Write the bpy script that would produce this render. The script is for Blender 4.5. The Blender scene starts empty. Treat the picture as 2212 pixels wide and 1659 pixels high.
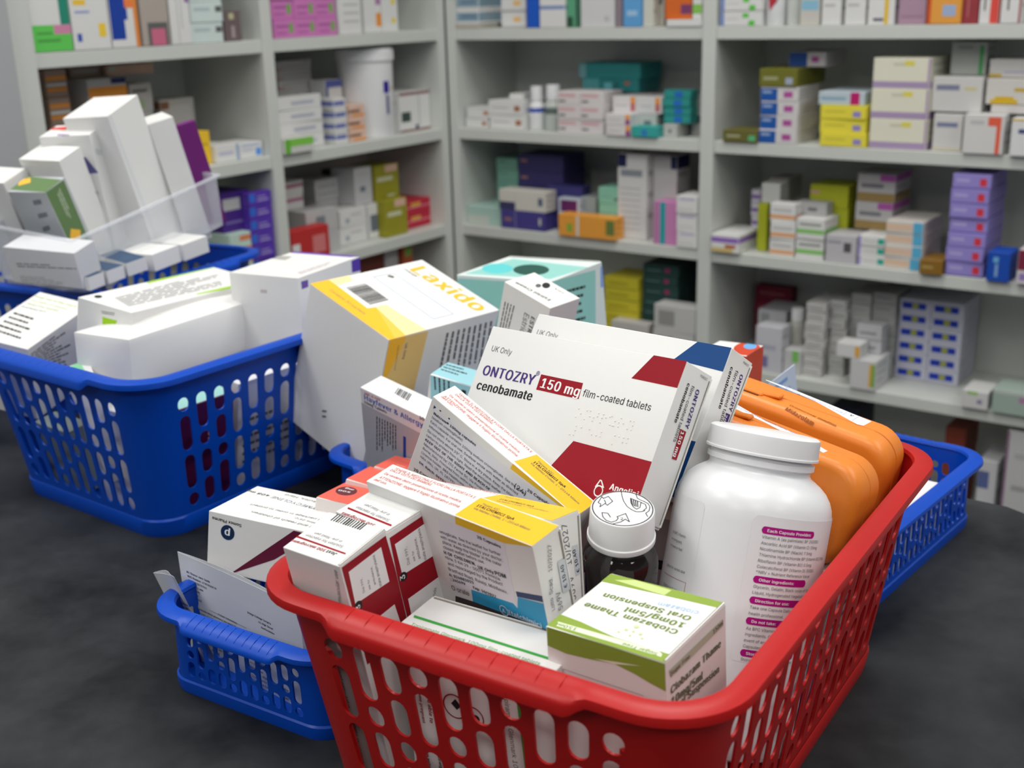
import bpy, bmesh, math, random, json
from mathutils import Vector, Matrix, Euler
from mathutils.geometry import tessellate_polygon, delaunay_2d_cdt
random.seed(7)
R = math.radians
sc = bpy.context.scene
# ---------------------------------------------------------------- camera, world, lights, exposure
FPX = 2583.0
cam = bpy.data.cameras.new('camera'); cam_o = bpy.data.objects.new('camera', cam); sc.collection.objects.link(cam_o)
cam.sensor_width = 36; cam.lens = 36*FPX/2212; cam.clip_start = .02; cam.clip_end = 50
PITCH, ROLL = .313717, -.02739
fw = Vector((0, math.cos(PITCH), -math.sin(PITCH))); rt = Vector((1, 0, 0)); up = rt.cross(fw)
r2 = rt*math.cos(ROLL)+up*math.sin(ROLL); u2 = -rt*math.sin(ROLL)+up*math.cos(ROLL)
M = Matrix((r2, u2, -fw)).transposed().to_4x4(); M.translation = (0, 0, .40); cam_o.matrix_world = M
cam.dof.use_dof = True; cam.dof.focus_distance = .655; cam.dof.aperture_fstop = 11.0
sc.camera = cam_o
sc.view_settings.view_transform = 'Standard'; sc.view_settings.look = 'None'; sc.view_settings.gamma = 1; sc.view_settings.use_curve_mapping = False
sc.view_settings.exposure = 0.0
w = bpy.data.worlds.new('world'); sc.world = w; w.use_nodes = True
w.node_tree.nodes['Background'].inputs[0].default_value = (.80, .88, 1, 1); w.node_tree.nodes['Background'].inputs[1].default_value = .20
def area(name, loc, size, power, sy=None, rot=(0, 0, 0), col=(1, .985, .95)):
    l = bpy.data.lights.new(name, 'AREA'); l.shape = 'RECTANGLE'; l.size = size; l.size_y = sy or size; l.energy = power; l.color = col
    o = bpy.data.objects.new(name, l); sc.collection.objects.link(o); o.location = loc; o.rotation_euler = rot; return o
YAW = -.62534
for ix, iy, pw in ((-1.3, .2, 10.5), (.1, .2, 8.5), (1.5, .2, 10), (-.95, 1.15, 9.5), (.2, 1.4, 11.3), (-1.3, -1.2, 10), (.1, -1.2, 10), (1.5, -1.2, 10), (1.5, 1.0, 9)):
    area('ceiling_panel_lamp', (ix, iy, 1.56), .6, pw, .6, (0, 0, YAW))
# ---------------------------------------------------------------- materials
MC = {}
def mat(col, rough=.5, spec=.35, kind='card'):
    key = (tuple(round(c, 3) for c in col), rough, kind)
    if key in MC: return MC[key]
    m = bpy.data.materials.new('%s_%d' % (kind, len(MC))); m.use_nodes = True; n = m.node_tree; b = n.nodes['Principled BSDF']
    b.inputs['Base Color'].default_value = (*col, 1); b.inputs['Roughness'].default_value = rough; b.inputs['Specular IOR Level'].default_value = spec
    if kind in ('card', 'plastic', 'lam'):
        nz = n.nodes.new('ShaderNodeTexNoise'); tc = n.nodes.new('ShaderNodeTexCoord'); bp = n.nodes.new('ShaderNodeBump')
        nz.inputs['Scale'].default_value = 60 if kind != 'lam' else 14; nz.inputs['Detail'].default_value = 2
        bp.inputs['Strength'].default_value = .05 if kind != 'plastic' else .08; bp.inputs['Distance'].default_value = .002
        n.links.new(tc.outputs['Object'], nz.inputs['Vector']); n.links.new(nz.outputs[0], bp.inputs['Height']); n.links.new(bp.outputs[0], b.inputs['Normal'])
    MC[key] = m; return m
def mix_noise(col1, col2, scale, rough, name):
    m = bpy.data.materials.new(name); m.use_nodes = True; n = m.node_tree; b = n.nodes['Principled BSDF']
    tc = n.nodes.new('ShaderNodeTexCoord'); a = n.nodes.new('ShaderNodeTexNoise'); c = n.nodes.new('ShaderNodeValToRGB')
    a.inputs['Scale'].default_value = scale; a.inputs['Detail'].default_value = 8; a.inputs['Roughness'].default_value = .62
    c.color_ramp.elements[0].position = .35; c.color_ramp.elements[1].position = .72
    c.color_ramp.elements[0].color = (*col1, 1); c.color_ramp.elements[1].color = (*col2, 1)
    n.links.new(tc.outputs['Object'], a.inputs['Vector']); n.links.new(a.outputs[0], c.inputs[0]); n.links.new(c.outputs[0], b.inputs['Base Color'])
    a2 = n.nodes.new('ShaderNodeTexNoise'); a2.inputs['Scale'].default_value = scale*14; a2.inputs['Detail'].default_value = 4
    bp = n.nodes.new('ShaderNodeBump'); bp.inputs['Strength'].default_value = .25; bp.inputs['Distance'].default_value = .001
    n.links.new(tc.outputs['Object'], a2.inputs['Vector']); n.links.new(a2.outputs[0], bp.inputs['Height']); n.links.new(bp.outputs[0], b.inputs['Normal'])
    b.inputs['Roughness'].default_value = rough; b.inputs['Specular IOR Level'].default_value = .22; return m
CARD = (.78, .78, .765)
M_SHELF = mat((.60, .62, .585), .42, .4, 'lam')
# ---------------------------------------------------------------- mesh helpers
class MB:
    def __init__(s): s.v = []; s.f = []; s.mi = []; s.ms = []; s.sm = []
    def m(s, mt):
        if mt not in s.ms: s.ms.append(mt)
        return s.ms.index(mt)
    def add(s, vs, fs, mt, smooth=False):
        b = len(s.v); s.v += [tuple(x) for x in vs]; k = s.m(mt)
        for f in fs: s.f.append([b+i for i in f]); s.mi.append(k); s.sm.append(smooth)
    def poly(s, pts, mt):
        pts = [Vector(p) for p in pts]
        if len(pts) == 4 or len(pts) == 3: s.add(pts, [list(range(len(pts)))], mt); return
        s.add(pts, tessellate_polygon([pts]), mt)
    def box(s, c, d, mt, rot=None, bev=0):
        bm = bmesh.new(); bmesh.ops.create_cube(bm, size=1)
        for v in bm.verts: v.co = Vector((v.co.x*d[0], v.co.y*d[1], v.co.z*d[2]))
        if bev: bmesh.ops.bevel(bm, geom=bm.edges[:], offset=bev, segments=1 if bev < .0012 else 3, affect='EDGES', profile=.5)
        if rot is not None: bmesh.ops.rotate(bm, verts=bm.verts, matrix=rot, cent=(0, 0, 0))
        bmesh.ops.translate(bm, verts=bm.verts, vec=c); bm.verts.index_update()
        s.add([v.co for v in bm.verts], [[v.index for v in f.verts] for f in bm.faces], mt); bm.free()
    def lathe(s, prof, mt, n=64, cx=0, cy=0, ribs=0, rd=0, r0=None, smooth=True):
        vs = []; fs = []; k = len(prof)
        for i in range(n):
            a = 2*math.pi*i/n
            for r, z, *q in prof:
                rr = r - (rd if (ribs and q and i % 2) else 0)
                vs.append((cx+rr*math.cos(a), cy+rr*math.sin(a), z))
        for i in range(n):
            j = (i+1) % n
            for t in range(k-1): fs.append([i*k+t, j*k+t, j*k+t+1, i*k+t+1])
        s.add(vs, fs, mt, smooth)
    def build(s, name, parent=None, **props):
        me = bpy.data.meshes.new(name); me.from_pydata(s.v, [], s.f)
        for m_ in s.ms: me.materials.append(m_)
        me.polygons.foreach_set('material_index', s.mi); me.polygons.foreach_set('use_smooth', s.sm); me.update()
        if any(s.sm): me.set_sharp_from_angle(angle=R(38))
        o = bpy.data.objects.new(name, me); sc.collection.objects.link(o)
        if parent: o.parent = parent
        for k, v in props.items(): o[k] = v
        return o
def empty(name, loc=(0, 0, 0), rot=None, **p):
    o = bpy.data.objects.new(name, None); sc.collection.objects.link(o); o.location = loc; o.empty_display_size = .02
    if rot: o.rotation_euler = rot
    for k, v in p.items(): o[k] = v
    return o
def tag(o, label, cat, group=None):
    o['label'] = label; o['category'] = cat
    if group: o['group'] = group
    return o
def struct(mb, name): return mb.build(name, kind='structure')
TC = {}; GC = {}
try:    # the plain grotesque that ships with Blender; its built-in font otherwise
    SANS = bpy.data.fonts.load(bpy.utils.system_resource('DATAFILES', path='fonts')+'/Inter.woff2')
except Exception: SANS = None
def outline(t):
    cu = bpy.data.curves.new('t', 'FONT'); cu.body = t; cu.size = 1; cu.resolution_u = 2; cu.fill_mode = 'NONE'
    if SANS: cu.font = SANS
    ob = bpy.data.objects.new('t', cu); me = ob.to_mesh()
    if me is None: bpy.data.objects.remove(ob); bpy.data.curves.remove(cu); return [], []
    vs = [(v.co.x, v.co.y) for v in me.vertices]; es = [tuple(e.vertices) for e in me.edges]
    ob.to_mesh_clear(); bpy.data.objects.remove(ob); bpy.data.curves.remove(cu); return vs, es
def mx(t): vs, es = outline(t); return max(v[0] for v in vs) if vs else 0
def glyph(ch):
    if ch in GC: return GC[ch]
    adv = mx('H'+ch+'H')-mx('HH')
    vs, es = outline(ch); out = ([], [], adv)
    if vs:
        nxt = {}
        for a, b in es: nxt.setdefault(a, []).append(b); nxt.setdefault(b, []).append(a)
        loops = []; seen = set()
        for s in range(len(vs)):
            if s in seen or s not in nxt: continue
            lp = [s]; seen.add(s); cur = s
            while True:
                c = [q for q in nxt[cur] if q not in seen]
                if not c: break
                # keep the direction of the outline (vertices run in order)
                cur = (cur+1) if cur+1 in c else c[0]; lp.append(cur); seen.add(cur)
            loops.append(lp)
        cv, _, cf, *_ = delaunay_2d_cdt([Vector(v) for v in vs], es, [], 0, 1e-5)
        seg = [(vs[l[i]], vs[l[(i+1) % len(l)]]) for l in loops for i in range(len(l))]
        fs = []
        for f in cf:
            cx = sum(cv[i][0] for i in f)/3; cy = sum(cv[i][1] for i in f)/3; wn = 0
            for (x0, y0), (x1, y1) in seg:
                if (y0 <= cy) != (y1 <= cy):
                    if x0+(cy-y0)/(y1-y0)*(x1-x0) > cx: wn += 1 if y1 > y0 else -1
            if wn: fs.append(list(f))
        out = ([(v[0], v[1]) for v in cv], fs, adv)
    GC[ch] = out; return out
def glyphs(t, bold):
    if (t, bold) in TC: return TC[(t, bold)]
    vs, fs, x = [], [], 0
    for ch in t:
        gv, gf, adv = glyph(ch)
        for dx in ((0, .02, .04, .06) if bold else (0,)):
            b = len(vs); vs += [(x+dx+v[0], v[1], dx*.00012) for v in gv]; fs += [[b+i for i in f] for f in gf]
        x += adv+(.045 if bold else 0)
    if not vs: vs = [(0, 0, 0), (1, 0, 0)]
    x0 = min(v[0] for v in vs); x1 = max(v[0] for v in vs)
    TC[(t, bold)] = (vs, fs, x0, max(x1-x0, 1e-3)); return TC[(t, bold)]
GS = 2.75
FR = {'F': (Vector((1, 0, 0)), Vector((0, 0, 1)), Vector((0, -1, 0))), 'R': (Vector((0, 1, 0)), Vector((0, 0, 1)), Vector((1, 0, 0))), 'T': (Vector((1, 0, 0)), Vector((0, 1, 0)), Vector((0, 0, 1)))}
def prints(mb, P, dim):
    """printed artwork of a carton, mm coordinates on the faces, each ink layer a hair above the last"""
    i = 0
    for e in P:
        i += 1; U, V, N = FR[e[1]]; h = abs(N.dot(Vector(dim)))/2 + .00006 + .000012*i
        q = lambda a, b: U*a*.001+V*b*.001+N*h
        rgh = .42
        mt = mat(e[2], rgh, .22, 'ink')
        if e[0] == 'P': mb.poly([q(*p) for p in e[3]], mt)
        elif e[0] in 'TS':
            if e[0] == 'T':
                _, _, _, bold, t, x0, y0, x1, y1 = e; vs, fs, gx, gw = glyphs(t, bold)
                dx, dy = x1-x0, y1-y0; L = math.hypot(dx, dy); s = L/gw; dx /= L; dy /= L
            else:
                _, _, _, bold, t, x0, y0, dx, dy, s_ = e; vs, fs, gx, gw = glyphs(t, bold); s = s_*GS
                hu, hv = abs(U.dot(Vector(dim)))*500, abs(V.dot(Vector(dim)))*500
            mb.add([q(x0+(v[0]-gx)*s*dx-v[1]*s*dy, y0+(v[0]-gx)*s*dy+v[1]*s*dx)+N*v[2] for v in vs], fs, mt)
        elif e[0] in 'DR':
            x, y, r = e[3:6]; n = 28
            if e[0] == 'D': mb.poly([q(x+r*math.cos(2*math.pi*k/n), y+r*math.sin(2*math.pi*k/n)) for k in range(n)], mt)
            else:
                ri = r-e[6]; vs = []
                for k in range(n): a = 2*math.pi*k/n; vs += [q(x+r*math.cos(a), y+r*math.sin(a)), q(x+ri*math.cos(a), y+ri*math.sin(a))]
                mb.add(vs, [[2*k, (2*k+2) % (2*n), (2*k+3) % (2*n), 2*k+1] for k in range(n)], mt)
        elif e[0] in 'BL':
            A, B, C_, D = [Vector(p) for p in e[3]]; n = e[4]
            rnd = random.Random(n*31+int(A.x*10))
            for k in range(n):
                if e[0] == 'B':
                    a = (k+.1*rnd.random())/n; b = a+(.35+.4*rnd.random())/n
                    pts = [A.lerp(B, a), A.lerp(B, b), D.lerp(C_, b), D.lerp(C_, a)]; mb.poly([q(*p) for p in pts], mt)
                else:
                    a = (k+.3)/n; b = a+.36/n; x = 0; end = .55+.45*rnd.random()
                    while x < end:
                        x2 = min(end, x+.05+.12*rnd.random())
                        P0 = A.lerp(D, a); P1 = B.lerp(C_, a); Q0 = A.lerp(D, b); Q1 = B.lerp(C_, b)
                        mb.poly([q(*P0.lerp(P1, x)), q(*P0.lerp(P1, x2)), q(*Q0.lerp(Q1, x2)), q(*Q0.lerp(Q1, x))], mt); x = x2+.02
        elif e[0] == 'Q':
            for px, py in e[3]:
                n = 8; r = e[4]; ring = [q(px+r*math.cos(2*math.pi*k/n), py+r*math.sin(2*math.pi*k/n)) for k in range(n)]
                ring2 = [q(px+.6*r*math.cos(2*math.pi*k/n), py+.6*r*math.sin(2*math.pi*k/n))+N*.00014 for k in range(n)]
                mb.add(ring+ring2, [[k, (k+1) % n, n+(k+1) % n, n+k] for k in range(n)]+[list(range(n, 2*n))], mat(CARD, .45), True)
def carton_body(mb, d, col=CARD, bulge=0, seam='TB'):
    bm = bmesh.new(); bmesh.ops.create_cube(bm, size=1)
    if bulge: bmesh.ops.subdivide_edges(bm, edges=bm.edges[:], cuts=7, use_grid_fill=True)
    for v in bm.verts:
        c = v.co; f = (1-(2*c.x)**2)*(1-(2*c.y)**2)*bulge if abs(c.z) > .499 else 0
        g = (1-(2*c.z)**2)*(1-(2*c.y)**2)*bulge*.4 if abs(c.x) > .499 else 0
        k = (1-(2*c.z)**2)*(1-(2*c.x)**2)*bulge*.4 if abs(c.y) > .499 else 0
        v.co = Vector((c.x*d[0]+math.copysign(g, c.x), c.y*d[1]+math.copysign(k, c.y), c.z*d[2]+math.copysign(f, c.z)))
    es = [e for e in bm.edges if len(e.link_faces) == 2 and e.calc_face_angle(0) > .9]
    bmesh.ops.bevel(bm, geom=es, offset=.00045, segments=2, affect='EDGES', profile=.5)
    bm.verts.index_update()
    mb.add([v.co for v in bm.verts], [[v.index for v in f.verts] for f in bm.faces], mat(col, .46), bool(bulge)); bm.free()
def carton(pose, pr, label, col=CARD, bulge=0, flaps=(), group=None, name='medicine_carton', cat='carton', sticker=None):
    c, (yw, ta, tb), d = pose[:3], pose[3:6], pose[6:9]
    mb = MB(); carton_body(mb, d, col, bulge)
    prints(mb, [e for e in pr if not (sticker and e is pr[sticker[0]])], d)
    o = mb.build(name); o.matrix_world = Matrix.Translation(c) @ Matrix.Rotation(yw, 4, 'Z') @ Matrix.Rotation(ta, 4, 'X') @ Matrix.Rotation(tb, 4, 'Y')
    tag(o, label, cat, group)
    for f in flaps:   # tuck flaps: a visible slit with the edge of the board standing a little proud
        fb = MB(); x, y, z = d[0]/2, d[1]/2, d[2]/2; mt = mat((.78, .77, .74), .6); dk = mat((.25, .23, .2), .8)
        if f == 'R':    # flap closing the right end
            fb.box((x+.0002, y-.0004, 0), (.0010, .0006, d[2]*.96), mt); fb.box((x+.0001, y-.0012, 0), (.0003, .0005, d[2]*.93), dk); fb.box((x+.0001, 0, -z+.0012), (.0003, d[1]*.9, .0005), dk)
        if f == 'T':
            fb.box((0, .0003, z+.0003), (d[0]*.965, d[1]*.93, .0006), mt, bev=.0002)
        if f == 'Ty':   # slit along the front edge of the top
            fb.box((0, y-.0012, z+.00015), (d[0]*.96, .0006, .0003), dk); fb.box((0, y-.0004, z+.0003), (d[0]*.97, .0006, .0008), mt)
        if f == 'Tx':
            fb.box((x-.0012, 0, z+.00015), (.0006, d[1]*.96, .0003), dk); fb.box((x-.0004, 0, z+.0003), (.0006, d[1]*.97, .0008), mt)
        if f == 'Lx':
            fb.box((-x+.0012, 0, z+.00015), (.0006, d[1]*.9, .0003), dk); fb.box((-x+.0004, 0, z+.0003), (.0006, d[1]*.94, .0008), mt)
        fb.build('tuck_flap', o)
    return o
# ---------------------------------------------------------------- data compiled from measurements (metres; prints in mm on each face)
POSE = json.loads(r'''{
"O1": [0.0315,0.6258,0.1746,-0.8727,-0.5661,-0.0679,0.1489,0.0238,0.0851],
"O2": [0.058,0.6615,0.1712,-0.8708,-0.6178,-0.0588,0.1509,0.0221,0.0869],
"N1": [-0.0123,0.6002,0.1411,-0.6835,0.0753,0.4837,0.1029,0.018,0.0745],
"N2": [-0.0224,0.535,0.1327,-0.783,0.2085,-0.005,0.1167,0.0185,0.075],
"N3": [-0.015,0.5558,0.1208,-0.7526,-0.0609,-0.1054,0.11,0.02,0.075],
"J1": [-0.0765,0.5262,0.0841,-0.6468,0.1958,-0.0054,0.0372,0.0322,0.1528],
"J2": [-0.0542,0.5547,0.0845,-0.8003,0.1743,-0.0286,0.0408,0.0308,0.153],
"T": [-0.0113,0.4953,0.0635,-0.5672,0.059,0.003,0.0851,0.0264,0.1131],
"C": [0.0549,0.4722,0.0756,-0.6318,0.0376,-0.0252,0.0594,0.0556,0.1255],
"L": [-0.1006,0.9663,0.1069,-0.7364,-0.0194,0.3331,0.0961,0.1248,0.1295],
"TE": [0.0236,1.045,0.0897,-0.6709,0.0384,-0.0643,0.1058,0.076,0.1583],
"ES": [0.0078,0.8917,0.103,-0.7689,0.036,0.291,0.0473,0.0333,0.1832],
"HF": [-0.0592,0.8136,0.0715,-0.7275,0.1726,0.1713,0.1208,0.0215,0.1056],
"BB": [-0.0201,0.85,0.071,-0.3926,0.0054,0.1714,0.0951,0.0319,0.1109],
"R1": [-0.0773,0.698,0.0858,-0.297,-0.176,0.1109,0.09,0.045,0.02],
"R2": [-0.0653,0.7377,0.0784,-0.2482,-0.1907,0.1875,0.09,0.045,0.02],
"R3": [-0.0502,0.7779,0.0735,-0.2449,-0.2052,0.1187,0.09,0.045,0.02],
"LY": [-0.1244,0.6791,0.078,-0.3386,-0.1176,0.0825,0.12,0.057,0.038],
"WB": [-0.2853,0.9945,0.1286,-0.4696,-0.0284,0.0056,0.0582,0.1765,0.0421],
"GT": [-0.4186,1.02,0.1089,-0.3264,0.1836,0.171,0.0546,0.0909,0.07],
"FG": [-0.2965,1.0325,0.1478,-0.4175,-0.0716,0.1598,0.0559,0.1802,0.03],
"PU": [-0.1906,1.0562,0.0912,-0.4683,0.0004,-0.0076,0.0738,0.0949,0.1698],
"SG": [-0.337,0.9211,0.079,-1.171,0.247,0.0702,0.0407,0.0219,0.0924],
"A1": [-0.3991,1.2678,0.2237,-0.3001,0.2879,-0.054,0.0532,0.0577,0.168],
"A2": [-0.4326,1.2424,0.2097,-0.097,0.1704,-0.0322,0.0523,0.0418,0.1487],
"A3": [-0.4419,1.2165,0.195,-0.3975,0.3145,0.0144,0.0501,0.0328,0.1468],
"A4": [-0.4438,1.1739,0.1887,-0.3948,0.3587,-0.0198,0.047,0.0302,0.109],
"A6": [-0.3593,1.3079,0.2198,-1.0446,0.2314,0.0639,0.0387,0.0277,0.1378],
"OC1": [0.1654,0.6969,0.1405,-0.6623,0.0248,0.1616,0.1498,0.0339,0.0402],
"OC2": [0.1325,0.6376,0.1448,-0.6822,-0.153,0.1578,0.15,0.034,0.0458],
"PP1": [-0.1606,0.6384,0.0369,-0.7209,0.0271,-0.0,0.1369,0.0012,0.0742],
"PP2": [-0.2059,0.6644,0.0339,-0.7782,0.2235,-0.2565,0.03,0.0012,0.07],
"TUB": [-0.41,1.2389,0.1842,-0.4779,0.1506,0.0824,0.1009,0.2054,0.0563],
"BBL": [-0.4314,1.1176,0.1721,-0.3567,0.2117,0.0323,0.0809,0.0301,0.0365],
"W1": [-0.3617,1.1885,0.1594,-0.5544,0.0955,-0.0394,0.0499,0.035,0.0174],
"W2": [-0.345,1.24,0.1592,-0.5684,0.093,-0.0096,0.0499,0.0355,0.0175],
"S1": [-0.41,1.1133,0.1553,-0.4395,0.0594,0.0126,0.0499,0.0202,0.0131],
"S2": [-0.3955,1.1345,0.1576,-0.5721,0.0967,0.0254,0.0499,0.0206,0.013],
"S3": [-0.3775,1.1542,0.1614,-0.7376,0.1349,0.0358,0.05,0.0216,0.0133],
"RC": [0.1701,0.8878,0.0733,-0.5134,-0.0682,-0.0006,0.036,0.0431,0.1238],
"SH": [0.2169,0.9085,0.0973,0.9056,-0.1075,-0.0828,0.0463,0.0008,0.0208]
}''')
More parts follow.
